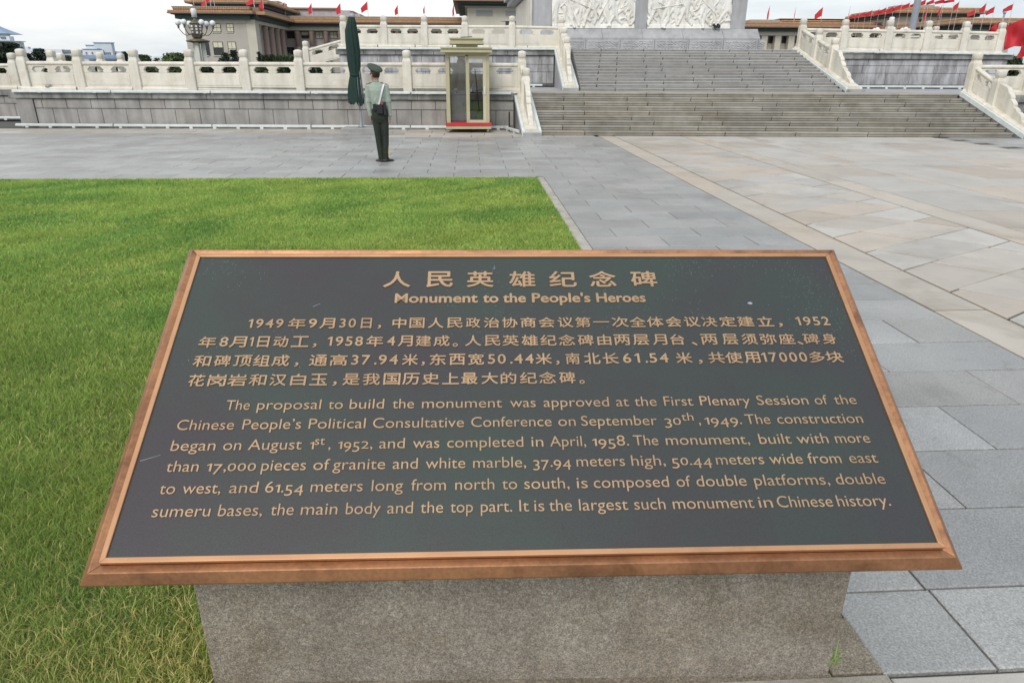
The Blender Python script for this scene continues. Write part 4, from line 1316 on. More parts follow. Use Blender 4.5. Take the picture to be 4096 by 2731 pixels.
tb1 = far_block('pale stepped concrete block with a taller right tower above the railing', [('far_white', 328, 199, 410, 330, 0, 'wall'), ('far_roof', 326, 196, 404, 199, -.5, 'roof_edge'), ('far_white', 342, 183, 376, 199, 3, 'upper_wall'), ('far_roof', 340, 180, 378, 183, 2.5, 'roof_edge'), ('far_blue', 374, 173, 444, 330, 1.5, 'tower_wall'), ('far_roof', 370, 170, 447, 173, 1, 'roof_edge'), ('far_blue', 444, 206, 492, 330, 5, 'side_wall')], 520)
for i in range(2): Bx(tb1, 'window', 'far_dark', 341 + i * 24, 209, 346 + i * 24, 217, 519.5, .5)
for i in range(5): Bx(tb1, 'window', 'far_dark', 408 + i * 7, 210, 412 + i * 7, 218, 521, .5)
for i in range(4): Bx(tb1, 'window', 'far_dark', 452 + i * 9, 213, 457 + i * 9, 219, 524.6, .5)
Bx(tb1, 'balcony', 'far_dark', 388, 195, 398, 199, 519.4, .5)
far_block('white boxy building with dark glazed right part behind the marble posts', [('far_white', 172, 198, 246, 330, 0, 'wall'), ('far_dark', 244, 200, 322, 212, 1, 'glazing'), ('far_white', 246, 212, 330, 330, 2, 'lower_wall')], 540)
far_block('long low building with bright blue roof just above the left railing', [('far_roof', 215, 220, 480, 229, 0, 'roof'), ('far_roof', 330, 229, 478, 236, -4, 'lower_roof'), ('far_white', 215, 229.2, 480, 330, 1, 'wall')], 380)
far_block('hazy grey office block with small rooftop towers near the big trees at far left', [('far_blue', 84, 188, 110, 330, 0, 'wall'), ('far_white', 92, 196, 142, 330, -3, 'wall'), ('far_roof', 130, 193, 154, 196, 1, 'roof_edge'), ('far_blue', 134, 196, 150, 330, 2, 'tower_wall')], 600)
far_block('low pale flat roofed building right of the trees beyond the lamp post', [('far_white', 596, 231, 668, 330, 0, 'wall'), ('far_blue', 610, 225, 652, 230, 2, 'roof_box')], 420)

# ================================================================ TREES AND HEDGES
def crown_mesh(w, h, n, leaf, seed, shape='round', z0=0.0):
    r = np.random.default_rng(seed)
    V, C = [], []
    ncl = max(10, int(n / 38))
    cs = []
    for i in range(ncl):
        t = r.uniform(.02, 1)
        if shape == 'cone': rad = (1 - t) ** .7 * .5 + .04
        elif shape == 'hedge': rad = .5
        else: rad = .5 * math.sin(math.pi * min(.93, .14 + t * .84)) ** .55
        a = r.uniform(0, 6.283); q = math.sqrt(r.uniform(.15, 1)) * rad
        cs.append((q * math.cos(a) * w, q * math.sin(a) * w, z0 + t * (h - z0), r.uniform(.72, 1.3)))
    for i in range(n):
        c = cs[r.integers(ncl)]
        sp = min(w, h) * (.15 if shape != 'cone' else .22)
        p = np.array(c[:3]) + r.normal(0, 1, 3) * sp * .55
        p[2] = max(p[2], z0 * .5)
        if p[2] > h: p[2] = h * r.uniform(.9, 1)
        d = r.normal(0, 1, 3); d /= np.linalg.norm(d); e = np.cross(d, r.normal(0, 1, 3)); e /= np.linalg.norm(e)
        s = leaf * r.uniform(.6, 1.4)
        V += [p - d * s, p + e * s * .55, p + d * s, p - e * s * .55]
        C += [[c[3] * r.uniform(.8, 1.2)] * 3 + [1]] * 4
    me = bpy.data.meshes.new('crown')
    V = np.array(V, np.float32)
    me.from_pydata(V.tolist(), [], [(4 * i, 4 * i + 1, 4 * i + 2, 4 * i + 3) for i in range(n)])
    ca = me.attributes.new('shade', 'FLOAT_COLOR', 'POINT')
    ca.data.foreach_set('color', np.array(C, np.float32).ravel())
    return me
def tree(label, pxc, py_top, Y, wpx, mname, shape='round', n=2600, seed=1, name='tree', z0f=.18, group='trees beyond the terraces'):
    top = onY(pxc, py_top, Y)
    h = top.z; w = wpx / 2939 * Y
    t = thing(name, label, 'tree', (top.x, Y, -.05), group=group)
    me = crown_mesh(w * .82, h, n, .034 * w + .035 * h * .5, seed, shape, h * z0f)
    me.materials.append(MA[mname])
    link('crown', me, t)
    mb = MB(); mb.tube([(0, 0, 0), (.02 * w, 0, h * .35), (-.02 * w, .02 * w, h * .85)], [.035 * h, .026 * h, .006 * h], 8)
    for q in range(5):
        a = q * 1.3 + seed; z = h * (.25 + .11 * q)
        mb.tube([(0, 0, z), (math.cos(a) * w * .28, math.sin(a) * w * .28, z + h * .12)], [.014 * h, .004 * h], 6)
    link('trunk', mb.mesh('trunk', 'bark'), t)
    return t
tree('large dark spreading tree at the left edge under the blue roofed tower', 8, 170, 130, 150, 'leaf_dark', n=5200, seed=1)
tree('dark pine like tree between the first two tall posts at the left', 152, 196, 150, 66, 'leaf_dark', n=2600, seed=2)
tree('dark bushy tree close to the left corner post', 108, 214, 140, 50, 'leaf_dark', n=1800, seed=3)
tree('low rounded tree behind the post gap left of the pale stepped block', 262, 222, 140, 62, 'leaf_mid', n=1800, seed=4)
tree('narrow upright conifer touching the third tall post from the left', 498, 206, 120, 36, 'leaf_dark', 'cone', 1800, 5)
tree('broad low dark tree right of the third tall post', 568, 220, 130, 84, 'leaf_mid', n=2600, seed=6)
tree('light green tree left of the ornate lamp', 700, 214, 140, 120, 'leaf_light', n=3200, seed=7)
tree('small light green tree beside the low pale building', 628, 232, 150, 40, 'leaf_light', n=1200, seed=8)
tree('pointed dark conifer in front of the lit wing windows, the left one of the pair', 900, 211, 110, 46, 'leaf_dark', 'cone', 2400, 9)
tree('taller pointed conifer in front of the lit wing windows, the right one of the pair', 932, 200, 112, 52, 'leaf_dark', 'cone', 2400, 10)
tree('low spreading conifer at the foot of the lit wing windows', 885, 232, 108, 44, 'leaf_dark', n=1500, seed=21)
tree('single narrow conifer at the corner of the wing colonnade', 1034, 207, 115, 25, 'leaf_dark', 'cone', 1700, 11)
tree('dark round bush at the end of the hedge below the columns', 1160, 210, 112, 34, 'leaf_dark', n=1600, seed=12)
tree('bushy green tree behind the sloping side stair railing', 1225, 201, 105, 52, 'leaf_mid', n=2600, seed=13)
tree('wide green tree left of the furled umbrella', 1285, 203, 105, 72, 'leaf_mid', n=3200, seed=14)
tree('dark green tree at the right edge below the big red flag', 4050, 226, 70, 120, 'leaf_mid', n=4200, seed=15)
tree('low dark shrub seen through the right upper railing', 3520, 140, 95, 40, 'leaf_mid', n=1500, seed=16)
hd = MB()
hm = crown_mesh(1, 1, 10, .1, 77)
def hedge(label, px0, px1, py_top, Y, n, seed, mname='leaf_mid'):
    a, b = onY(px0, py_top, Y), onY(px1, py_top, Y)
    L_ = b.x - a.x; h = a.z
    r = np.random.default_rng(seed)
    V, C = [], []
    for i in range(n):
        p = np.array([r.uniform(0, L_), r.uniform(0, 2.0), h * r.uniform(.0, 1) ** .6 * (1 + .06 * math.sin(i))])
        s = r.uniform(.10, .24)
        d = r.normal(0, 1, 3); d /= np.linalg.norm(d); e = np.cross(d, r.normal(0, 1, 3)); e /= np.linalg.norm(e)
        V += [p - d * s, p + e * s * .6, p + d * s, p - e * s * .6]
        q = (.75 + .35 * math.sin(p[0] * .9 + seed)) * r.uniform(.8, 1.25)
        C += [[q, q, q, 1]] * 4
    me = bpy.data.meshes.new('hedge')
    me.from_pydata(np.array(V).tolist(), [], [(4 * i, 4 * i + 1, 4 * i + 2, 4 * i + 3) for i in range(n)])
    ca = me.attributes.new('shade', 'FLOAT_COLOR', 'POINT')
    ca.data.foreach_set('color', np.array(C, np.float32).ravel())
    me.materials.append(MA[mname])
    t = thing('hedge', label, 'hedge', (a.x, Y, 0), group='clipped hedges beyond the terraces')
    link('foliage', me, t)
    link('branches', MB().box(.1, .3, -.05, L_ - .1, 1.7, h * .86).mesh('branches', 'hedge'), t)
hedge('long dark green hedge seen through the railing openings left of the umbrella', 400, 1240, 262, 62, 16000, 3)
hedge('mid green hedge in front of the columns of the long range', 1040, 1190, 226, 100, 5000, 4)
hedge('green hedge seen through the openings at the far left of the railing', -60, 420, 268, 66, 8000, 5)
tag(part('grass_field', MB().box(-140, 60, -.058, 60, 300, -.03), 'hedge'), kind='structure')

# ================================================================ LAMPS, POLES, FLAGS
def globe_lamp(label, pc, ptop, pbase, Y, nglobe=6, s=1.0):
    top = onY(pc, ptop, Y); h = top.z
    base = Vector((onY(pbase, 250, Y).x, Y, 0))
    t = thing('street_lamp', label, 'street lamp', base, group='ornate globe lamps round the monument')
    H_ = h
    # three white stone piers
    for kx in range(3):
        a = kx * 2.094 + .5
        mb = MB().box(-.19, -.19, 0, .19, .19, H_ - 3.0)
        o = part('pier', mb, 'white_stone', t); o.location = (math.cos(a) * .42, math.sin(a) * .42, 0); o.rotation_euler = (0, 0, a)
    mb = MB(); mb.lathe([(.12, 0), (.12, H_ - 3.1)], (0, 0, 0), 10); part('core_pole', mb, 'bronze', t)
    mb = MB(); mb.lathe([(.2, -.05), (.5, 0), (1.1, .12), (1.14, .2), (.7, .34), (.5, .4)], (0, 0, H_ - 3.15), 20); part('dish', mb, 'bronze', t, smooth=True)
    mb = MB(); mb.lathe([(.36, .42), (.48, .5), (.56, .8), (.56, 1.55), (.52, 1.7), (.64, 1.78), (.56, 1.86), (.18, 2.06), (.12, 2.3)], (0, 0, H_ - 3.15), 8); part('lantern_body', mb, 'bronze', t)
    for kx in range(8):
        a = kx * .785 + .39
        for zz in (.95, 1.25, 1.52):
            o = part('lantern_light', MB().box(-.09, -.04, -.09, .09, .04, .09), 'globe', t)
            o.location = (math.cos(a) * .53, math.sin(a) * .53, H_ - 3.15 + zz); o.rotation_euler = (0, 0, a + 1.571)
    mb = MB(); mb.lathe([(.26, 0), (.27, .72), (.2, .8)], (0, 0, H_ - .80), 12); part('top_light', mb, 'globe', t, smooth=True)
    for kx in range(nglobe):
        a = kx * 2 * math.pi / nglobe + .18
        R_ = 1.62
        c, s_ = math.cos(a), math.sin(a)
        mb = MB(); pts = []
        for q in range(9):
            th = q / 8
            pts.append((c * (.5 + (R_ - .5) * th), s_ * (.5 + (R_ - .5) * th), H_ - 2.2 - .42 * math.sin(math.pi * th) + .38 * th))
        mb.tube(pts, .04, 6); mb.tube([pts[-1], (c * R_, s_ * R_, pts[-1][2] + .3)], [.09, .12], 8)
        arm = part('arm', mb, 'bronze', t)
        mb = MB(); mb.sphere((0, 0, 0), .275, 16, 9); g_ = part('globe', mb, 'globe', arm, smooth=True); g_.location = (c * R_, s_ * R_, pts[-1][2] + .5)
    mb = MB(); mb.lathe([(1.35, -.05), (1.35, .35), (1.1, .4), (1.05, .7), (.6, .75)], (0, 0, 0), 16); part('base', mb, 'white_stone', t)
    return t
globe_lamp('ornate bronze street lamp with white globes on white piers before the left wing', 788, 35, 805, 77)
globe_lamp('ornate globe street lamp peeking over the right upper railing beside the grey pole', 3553, 69, 3535, 80)

gp = onY(3646, 130, 62)
t = thing('tall_pole', 'very tall thick grey steel pole rising behind the right upper railing', 'pole', (gp.x, 62, 0))
mb = MB(); mb.lathe([(.30, 0), (.28, 4), (.25, 14), (.20, 30)], (0, 0, 0), 18); part('shaft', mb, 'pole_grey', t, smooth=True)
mb = MB(); mb.lathe([(.6, -.05), (.6, .3), (.45, .35), (.42, .8), (.31, .85)], (0, 0, 0), 18); part('base', mb, 'concrete', t)

def flag_mesh(w, h, sag, ph, nx=9, ny=6):
    """flag hanging from its hoist edge at x=0 (z from 0 down to -h), flying towards -x"""
    vs = []
    for j in range(ny + 1):
        for i in range(nx + 1):
            u, v = i / nx, j / ny
            x = -w * u * (1 - .10 * v)
            z = -h * v * (1 - .42 * u) - sag * u ** 1.1
            y = .10 * w * math.sin(u * 7 + ph + v * 1.5) * u ** .7
            vs.append((x, y, z))
    fs = [(j * (nx + 1) + i, j * (nx + 1) + i + 1, (j + 1) * (nx + 1) + i + 1, (j + 1) * (nx + 1) + i) for j in range(ny) for i in range(nx)]
    return MB().add(vs, fs)
def flag(label, x0, y0, x1, y1, Y, zbase, pr_=.05, grp='red flags on poles round the square', hoist_right=True):
    """the cloth spans the pixel box x0..x1, y0..y1"""
    a, b = onY(x0, y1, Y), onY(x1, y0, Y)
    w, hh = b.x - a.x, b.z - a.z
    px_ = b.x if hoist_right else a.x
    t = thing('flag', label, 'flag', (px_, Y, zbase), group=grp)
    mb = MB(); mb.tube([(0, 0, 0), (0, 0, b.z + .25 - zbase)], [pr_, pr_ * .7], 6)
    part('pole', mb, 'pole_white', t)
    slim = w < hh * .55
    hs = hh * (.70 if not slim else .85)
    mb = flag_mesh(max(w, .25), hs, hh - hs * (.58), x0 * .1)
    o = part('cloth', mb, 'red_flag', t, smooth=True)
    o.location = (-.02, 0, b.z - zbase)
    if not hoist_right: o.scale = (-1, 1, 1)
    return t
ORD = ['first', 'second', 'third', 'fourth', 'fifth', 'sixth', 'seventh', 'eighth', 'ninth', 'tenth', 'eleventh', 'twelfth', 'thirteenth', 'fourteenth', 'fifteenth', 'sixteenth']
z_ = 680; s_ = 2.8
LF = [(355, 0, 398, 95), (400, -20, 445, 30), (850, -12, 932, 70), (1003, -8, 1036, 150), (1225, 30, 1281, 165), (1553, 40, 1583, 170), (1863, 40, 1906, 170), (2138, 20, 2209, 150)]
LF = [(680 + a / 2.8, b / 2.8, 680 + c / 2.8, d / 2.8) for a, b, c, d in LF] + [(1300 + a / 2.24, b / 2.24, 1300 + c / 2.24, d / 2.24) for a, b, c, d in ((625, 50, 651, 142), (880, 55, 891, 130), (1142, 40, 1154, 155))]
for i, (x0, y0, x1, y1) in enumerate(LF):
    Y = 296 if i < 4 else 349
    zb = zr1 if i < 4 else zr2
    Yb = YA_ + 4 if i < 4 else YB_ + 4
    flag('%s red flag from the left along the hall roofs left of the monument' % ORD[i], x0, y0, x1, y1, Yb, zb, .11, 'red flags on the hall roofs left of the monument')
for i, xx in enumerate((773, 856, 1016)):
    p = onY(xx, 5, YA_ + 5)
    t = thing('flagpole', 'bare thin white %s on the wing roof, %s from the left' % ('flagpole', ORD[i]), 'flagpole', (p.x, YA_ + 5, zr1), group='bare poles on the wing roof')
    mb = MB(); mb.tube([(0, 0, 0), (0, 0, p.z - zr1 + 3)], .10, 6); part('pole', mb, 'pole_white', t)
RF = [(856, 70, 896, 235), (1158, 90, 1186, 240), (1388, 85, 1491, 225), (1768, 80, 1796, 245)]
for i, (a, b, c, d) in enumerate(RF):
    flag('%s red flag right of the monument, above the low brown roof' % ORD[i], 2760 + a / 2.8, b / 2.8, 2760 + c / 2.8, d / 2.8, YR + 4, zr4, .11, 'red flags above the north range')
CH = [(325, 165, 400, 215), (385, 152, 442, 210), (430, 136, 515, 200), (498, 118, 587, 195), (588, 104, 667, 192), (650, 88, 746, 165), (730, 72, 829, 166), (806, 55, 914, 130), (905, 34, 1008, 110), (1010, 20, 1094, 88), (1086, -2, 1190, 76), (1190, -6, 1283, 62), (1270, -10, 1400, 56), (1378, -14, 1512, 42)]
for i, (a, b, c, d) in enumerate(CH):
    yt = b / 2.8
    Y = 10.6 * 2939 / (277 - yt) * 1.0
    flag('%s from the left of the dense rising chain of red flags by the grey pole' % ORD[i], 3280 + a / 2.8, yt, 3280 + c / 2.8, d / 2.8, Y, 0, .035, 'dense rising chain of red flags')
OF = [(1164, 90, 1207, 250), (1314, 68, 1366, 190), (1474, 24, 1561, 130), (1634, 110, 1746, 195), (1774, 38, 1866, 165), (1849, 76, 1960, 176), (2040, 48, 2166, 145)]
for i, (a, b, c, d) in enumerate(OF):
    flag('%s red flag right of the tall grey pole, flying singly above the corner block' % ORD[i], 3280 + a / 2.8, b / 2.8, 3280 + c / 2.8, d / 2.8, 118 + 6 * (i % 3), 0, .045, 'single red flags right of the grey pole')

# two large near flags behind the upper terrace
def cloth_poly(outline, Y, amp=.12, n=26):
    """large flag cloth: outline given as top edge and bottom edge (pixel polylines), waves in depth"""
    top, bot = outline
    def samp(pl, t):
        t *= len(pl) - 1; i = min(int(t), len(pl) - 2); f = t - i
        return (pl[i][0] * (1 - f) + pl[i + 1][0] * f, pl[i][1] * (1 - f) + pl[i + 1][1] * f)
    vs = []
    m = 14
    for i in range(n + 1):
        a, b = samp(top, i / n), samp(bot, i / n)
        for j in range(m + 1):
            f = j / m
            yy = Y + amp * math.sin(i / n * 9 + f * 3.2) * (.3 + f * .7) + amp * .6 * math.sin(i / n * 21 - f * 4)
            vs.append(onY(a[0] * (1 - f) + b[0] * f, a[1] * (1 - f) + b[1] * f, yy))
    fs = [(i * (m + 1) + j, (i + 1) * (m + 1) + j, (i + 1) * (m + 1) + j + 1, i * (m + 1) + j + 1) for i in range(n) for j in range(m)]
    return MB().add(vs, fs)
pb_ = onY(4000, 130, 44)
t = thing('large_flag', 'red triangular looking flag on a silver pole behind the last upper railing post', 'flag', (pb_.x, 44, 0), group='large near red flags')
ptop = onY(4010, 56, 44)
mb = MB(); mb.tube([(0, 0, 0), (0, 0, ptop.z)], [.06, .055], 10); mb.sphere((0, 0, ptop.z + .05), .09, 8, 5); part('pole', mb, 'pole_grey', t, smooth=True)
part('cloth', cloth_poly(([(4000, 88), (3972, 104), (3941, 138)], [(3998, 152), (3972, 150), (3941, 140)]), 44), 'red_flag', t, world=True, smooth=True)
pb2 = onY(4200, 130, 40)
t = thing('large_flag', 'huge billowing red flag cut by the right edge of the picture', 'flag', (pb2.x, 40, 0), group='large near red flags')
mb = MB(); mb.tube([(0, 0, 0), (0, 0, onY(4200, 10, 40).z)], [.07, .06], 10); part('pole', mb, 'pole_grey', t, smooth=True)
part('cloth', cloth_poly(([(4200, 30), (4150, 52), (4096, 75), (4026, 104), (4024, 106)], [(4200, 260), (4150, 238), (4096, 188), (4058, 186), (4014, 203)]), 40, .18), 'red_flag', t, world=True, smooth=True)
part('cloth_tail', cloth_poly(([(4150, 200), (4105, 186), (4086, 182), (4084, 200)], [(4150, 238), (4105, 226), (4076, 232), (4062, 232)]), 40.1, .05, 12), 'red_flag', t, world=True, smooth=True)

# camera dome on a post left of the lamp
cd = onY(771, 212, 78)
t = thing('surveillance_camera', 'small dark dome camera beside the ornate lamp above the railing', 'camera', (cd.x, 78, 0))
mb = MB(); mb.tube([(0, 0, 0), (0, 0, cd.z)], .05, 8); part('pole', mb, 'pole_white', t)
mb = MB(); mb.sphere((0, 0, cd.z), .13, 10, 6); part('dome', mb, 'black', t, smooth=True)
# small white round lamp cover on the terrace ledge at the left
lc = M(-15.35, VL - .02, 1.235)
t = MB(); t.sphere((0, 0, 0), .085, 12, 6, (1.2, 1, .7)); o = part('spot_lamp', t, 'steel', None, smooth=True); o.location = lc
tag(o, 'small grey spot lamp on the ledge beside the left corner post', 'lamp')

# ================================================================ UMBRELLA
pu_ = onG(1447, 527)
t = thing('parasol', 'tall folded dark green parasol on a grey pole left of the soldier', 'parasol', (pu_.x, pu_.y, 0))
S_ = pu_.y / 2939.0
def zu_(py): return EYE + (onY(1420, py, pu_.y).z - EYE)
mb = MB(); mb.box(-.56, -.42, 0, .46, .42, .125, .015); part('base_slab', mb, 'concrete', t)
mb = MB(); mb.lathe([(.10, .125), (.10, .16), (.045, .19), (.045, .62)], (0, 0, 0), 14); part('pole_socket', mb, 'steel', t, smooth=True)
zt_ = zu_(66)
mb = MB(); mb.tube([(0, 0, .2), (-.03, 0, zt_)], .028, 12); part('pole', mb, 'steel', t, smooth=True)
mb = MB(); mb.tube([(.0, -.06, .84), (.0, -.10, 1.05)], .02, 8); mb.lathe([(.05, .78), (.055, .8), (.055, .92), (.05, .94)], (0, 0, 0), 12); part('crank', mb, 'steel', t)
# folded canopy: rings of pleats; px profile measured down the cloth
prof = [(66, 1400, 1414, .3), (70, 1392, 1418, .5), (90, 1388, 1423, .8), (122, 1381, 1428, 1), (160, 1383, 1434, 1), (210, 1388, 1440, 1), (260, 1393, 1442, .9), (292, 1399, 1440, .6), (303, 1400, 1438, .35), (312, 1398, 1440, .5), (345, 1395, 1445, 1.1), (380, 1394, 1451, 1.3), (398, 1397, 1455, 1.5)]
rr = []
K = 72
for (py, xa, xb, fold) in prof:
    a, b = onY(xa, py, pu_.y), onY(xb, py, pu_.y)
    cx_, rad, z = (a.x + b.x) / 2 - pu_.x, (b.x - a.x) / 2, (a.z)
    ring = []
    for j in range(K):
        q = 2 * math.pi * j / K
        f = 1 + fold * .13 * (abs(math.sin(q * 4 + z * .5)) - .6) + fold * .05 * math.sin(q * 11 + z * 2)
        zz = z
        if py >= 398: zz = z - .16 * abs(math.sin(q * 3 + .6)) - .05 * math.sin(q * 5)
        ring.append((cx_ + rad * f * math.cos(q), rad * f * .9 * math.sin(q), zz))
    rr.append(ring)
mb = MB(); mb.rings(rr, True, False)
part('canopy', mb, 'cloth_green', t, smooth=True)
mb = MB()
for j in range(8):
    q = j * .785
    mb.tube([(.02 * math.cos(q) - .02, .02 * math.sin(q), zt_ - .3), (.15 * math.cos(q) + .01, .14 * math.sin(q), zu_(408))], .010, 6)
part('ribs', mb, 'steel', t)
mb = MB()
a, b = onY(1399, 301, pu_.y), onY(1441, 301, pu_.y)
mb.lathe([(.155, -.03), (.165, 0), (.155, .03)], ((a.x + b.x) / 2 - pu_.x, 0, a.z), 24); part('tie_band', mb, 'cloth_green', t, smooth=True)
mb = MB(); mb.add([(.0, -.09, a.z + .02), (.10, -.10, a.z - .10), (.04, -.09, a.z - .14), (-.02, -.08, a.z - .02)], [(0, 1, 2, 3)]); mb.add([(.0, -.08, a.z + .02), (.09, -.06, a.z - .06), (.06, -.06, a.z + .03)], [(0, 1, 2)]); part('tie_knot', mb, 'cloth_green', t)
mb = MB(); mb.lathe([(.085, -.03), (.09, .0), (.075, .05), (.03, .09)], (-.03, 0, zt_), 12); part('top_cap', mb, 'pole_grey', t, smooth=True)

# ================================================================ SENTRY BOOTH
KY = 21.75
def kx(px, py=400): return onY(px, py, KY).x
def kz(py): return onY(1870, py, KY).z
KN = lambda v: 1760 + v / 3.733
KZ = lambda v: kz(130 + v / 3.733)
xL, xR = kx(KN(85)), kx(KN(735))
xc = (xL + xR) / 2
t = thing('sentry_booth', 'olive painted glass sentry booth with red skirting on castors beside the stairs', 'booth', (xc, KY, 0))
def kb(name, m_, v0, w0, v1, w1_, y0=0.0, y1=.1, b=0):
    x0, x1 = kx(KN(v0), 300) - xc, kx(KN(v1), 300) - xc
    z0, z1 = KZ(w1_), KZ(w0)
    return part(name, MB().box(min(x0, x1), y0, z0, max(x0, x1), y1, z1, b), m_, t)
DP = 1.25
kb('base_plate', 'kiosk', 68, 1400, 760, 1440, -.10, DP + .1)
kb('red_skirting', 'kiosk_red', 66, 1352, 762, 1399, -.11, DP + .11)
for (a, b) in ((85, 140), (690, 735)):
    for yy in (0, DP - .13):
        kb('corner_post', 'kiosk', a, 312, b, 1351, yy, yy + .13)
kb('roof_slab', 'kiosk', 22, 270, 775, 303, -.22, DP + .22)
kb('roof_slab', 'kiosk', 32, 248, 765, 269, -.19, DP + .19)
kb('roof_slab', 'kiosk', 20, 228, 778, 247, -.23, DP + .23)
kb('ceiling_band', 'kiosk', 85, 304, 735, 325, -.02, DP + .02)
kb('roof_neck', 'kiosk', 248, 172, 570, 227, .28, DP - .28)
for (w0, w1_, o_) in ((78, 96, 150), (97, 133, 165), (134, 172, 150)):
    kb('top_slab', 'kiosk', o_, w0, 810 - o_, w1_, .12 + (o_ - 150) * .003, DP - .12)
# door side: fixed pane left, framed door right
kb('mullion', 'kiosk', 385, 340, 428, 1351, .02, .12)
kb('head_rail', 'kiosk', 141, 326, 689, 356, .02, .12)
kb('fixed_pane', 'glass', 140, 357, 384, 1338, .06, .068)
kb('sill_rail', 'kiosk_red', 141, 1338, 384, 1351, .02, .12)
door = kb('door', 'kiosk_light', 429, 357, 689, 398, .0, .055)
for (v0, w0, v1, w1_) in ((429, 1308, 689, 1350), (429, 399, 436, 1307), (640, 399, 689, 1307)):
    o = kb('door_rail', 'kiosk_light', v0, w0, v1, w1_, .0, .055)
kb('door_pane', 'glass', 437, 399, 639, 1307, .024, .032)
kb('door_handle', 'white_plastic', 655, 812, 676, 925, -.04, -.002)
kb('lock', 'black', 158, 840, 200, 858, -.01, .019)
# sides and back: glass above, panels below
for x_ in (xL - xc + .02, xR - xc - .03):
    part('side_pane', MB().box(x_, .14, KZ(880), x_ + .008, DP - .14, KZ(326)), 'glass', t)
    part('side_panel', MB().box(x_ - .005, .14, KZ(1351), x_ + .02, DP - .14, KZ(885)), 'kiosk', t)
kb('back_pane', 'glass', 141, 326, 689, 884, DP - .08, DP - .072)
kb('back_panel', 'kiosk', 141, 885, 400, 1351, DP - .09, DP - .06)
kb('back_pane', 'glass', 401, 885, 689, 1351, DP - .08, DP - .072)
kb('cabinet', 'cabinet', 150, 945, 384, 1336, .45, .85)
kb('cabinet_drawer', 'cabinet', 150, 880, 384, 940, .44, .85)
kb('cabinet_handle', 'black', 340, 1060, 346, 1110, .42, .449)
kb('cabinet_knob', 'black', 235, 895, 246, 915, .42, .439)
kb('shelf', 'black', 440, 905, 630, 925, .5, .8)
for (a, b) in ((100, 0), (700, 0), (100, DP - .1), (700, DP - .1)):
    x_ = kx(KN(a), 300) - xc
    mb = MB(); mb.tube([(x_, b - .02, .05), (x_ + .03, b - .02, .05)], .05, 12)
    part('castor', mb, 'steel', t)
    part('castor_fork', MB().box(x_ - .01, b - .04, .05, x_ + .05, b, KZ(1441)), 'kiosk_light', t)
mb = MB(); mb.tube([(kx(KN(320), 300) - xc, .3, KZ(70)), (kx(KN(490), 300) - xc, .35, KZ(58))], .012, 6); part('roof_cable', mb, 'black', t)
# broom and bucket inside are things of their own
bx = kx(KN(560), 300)
br = thing('broom', 'long handled green broom leaning inside the glass booth', 'broom', (bx + .06, KY + .62, KZ(1351)))
mb = MB(); mb.tube([(0, 0, .12), (-.13, .1, KZ(540) - KZ(1351))], .013, 8); part('handle', mb, 'black', br)
mb = MB(); mb.prism([(-.14, 0), (.10, 0), (.06, .30), (-.07, .30)], lambda a, b, d: Vector((a, d, b)), -.03, .03); part('brush_head', mb, 'broom', br)
mb = MB(); mb.lathe([(.03, 0), (.05, .02), (.05, .17), (.04, .20), (.02, .22), (.02, .26)], (0, 0, 0), 12)
o = part('water_dispenser_bottle', mb, 'pole_grey', None, smooth=True); o.location = (kx(KN(490), 300), KY + .6, KZ(905)); o.name = 'water_bottle'
tag(o, 'grey bottle standing on the shelf inside the sentry booth', 'bottle')
# dark rod leaning at the terrace wall right of the booth
rp_ = onY(2037, 520, 22.5)
mb = MB(); mb.tube([(0, 0, 0), (0, 0, onY(2037, 448, 22.5).z)], .022, 8)
o = part('iron_rod', mb, 'black', None); o.location = (rp_.x, 22.5, 0)
tag(o, 'thin dark upright iron rod between the booth and the stair wall', 'rod')

# ================================================================ SIGN
SA = Vector((-0.9700257766, 1.3761280406, 0.6304609418))
SX = Vector((0.9998349966, -0.0170208970, -0.0063457571))
SY = Vector((0.0177225822, 0.8373522400, 0.5463763687))
SN = SX.cross(SY)
SW, SL = 2.2076, 1.1031
def SP(s, t, n):
    return SA + SX * s + SY * t + SN * n
# granite plinth
pl = thing('granite_plinth', 'rough grey brown granite block carrying the bronze sign', 'plinth', (0.13, 1.62, 0))
def ztop(x, y):      # underside of the sign plate at x, y
    d = Vector((x, y, 0)) - SA
    # solve SA + a SX + b SY + (-.035) SN = (x, y, z)
    Mx = Matrix(((SX.x, SY.x), (SX.y, SY.y)))
    q = Mx.inverted() @ Vector((x - SA.x + .035 * SN.x, y - SA.y + .035 * SN.y))
    return (SA + SX * q.x + SY * q.y - SN * .035).z
mb = MB()
x0, x1, yf, yb = -.840, 1.112, 1.618, 2.12
sk = -.038
P_ = []
cs = [(x0, yf + sk * x0), (x1, yf + sk * x1), (x1, yb + sk * x1), (x0, yb + sk * x0)]
c_ = .006
lo = [(x, y, -.03) for x, y in cs]; hi = [(x, y, ztop(x, y)) for x, y in cs]
mb.add(lo + hi, [(3, 2, 1, 0), (4, 5, 6, 7), (0, 1, 5, 4), (1, 2, 6, 5), (2, 3, 7, 6), (3, 0, 4, 7)])
o = part('granite_block', mb, 'plinth', pl, world=True)
bv = o.modifiers.new('bevel', 'BEVEL'); bv.width = .006; bv.segments = 2

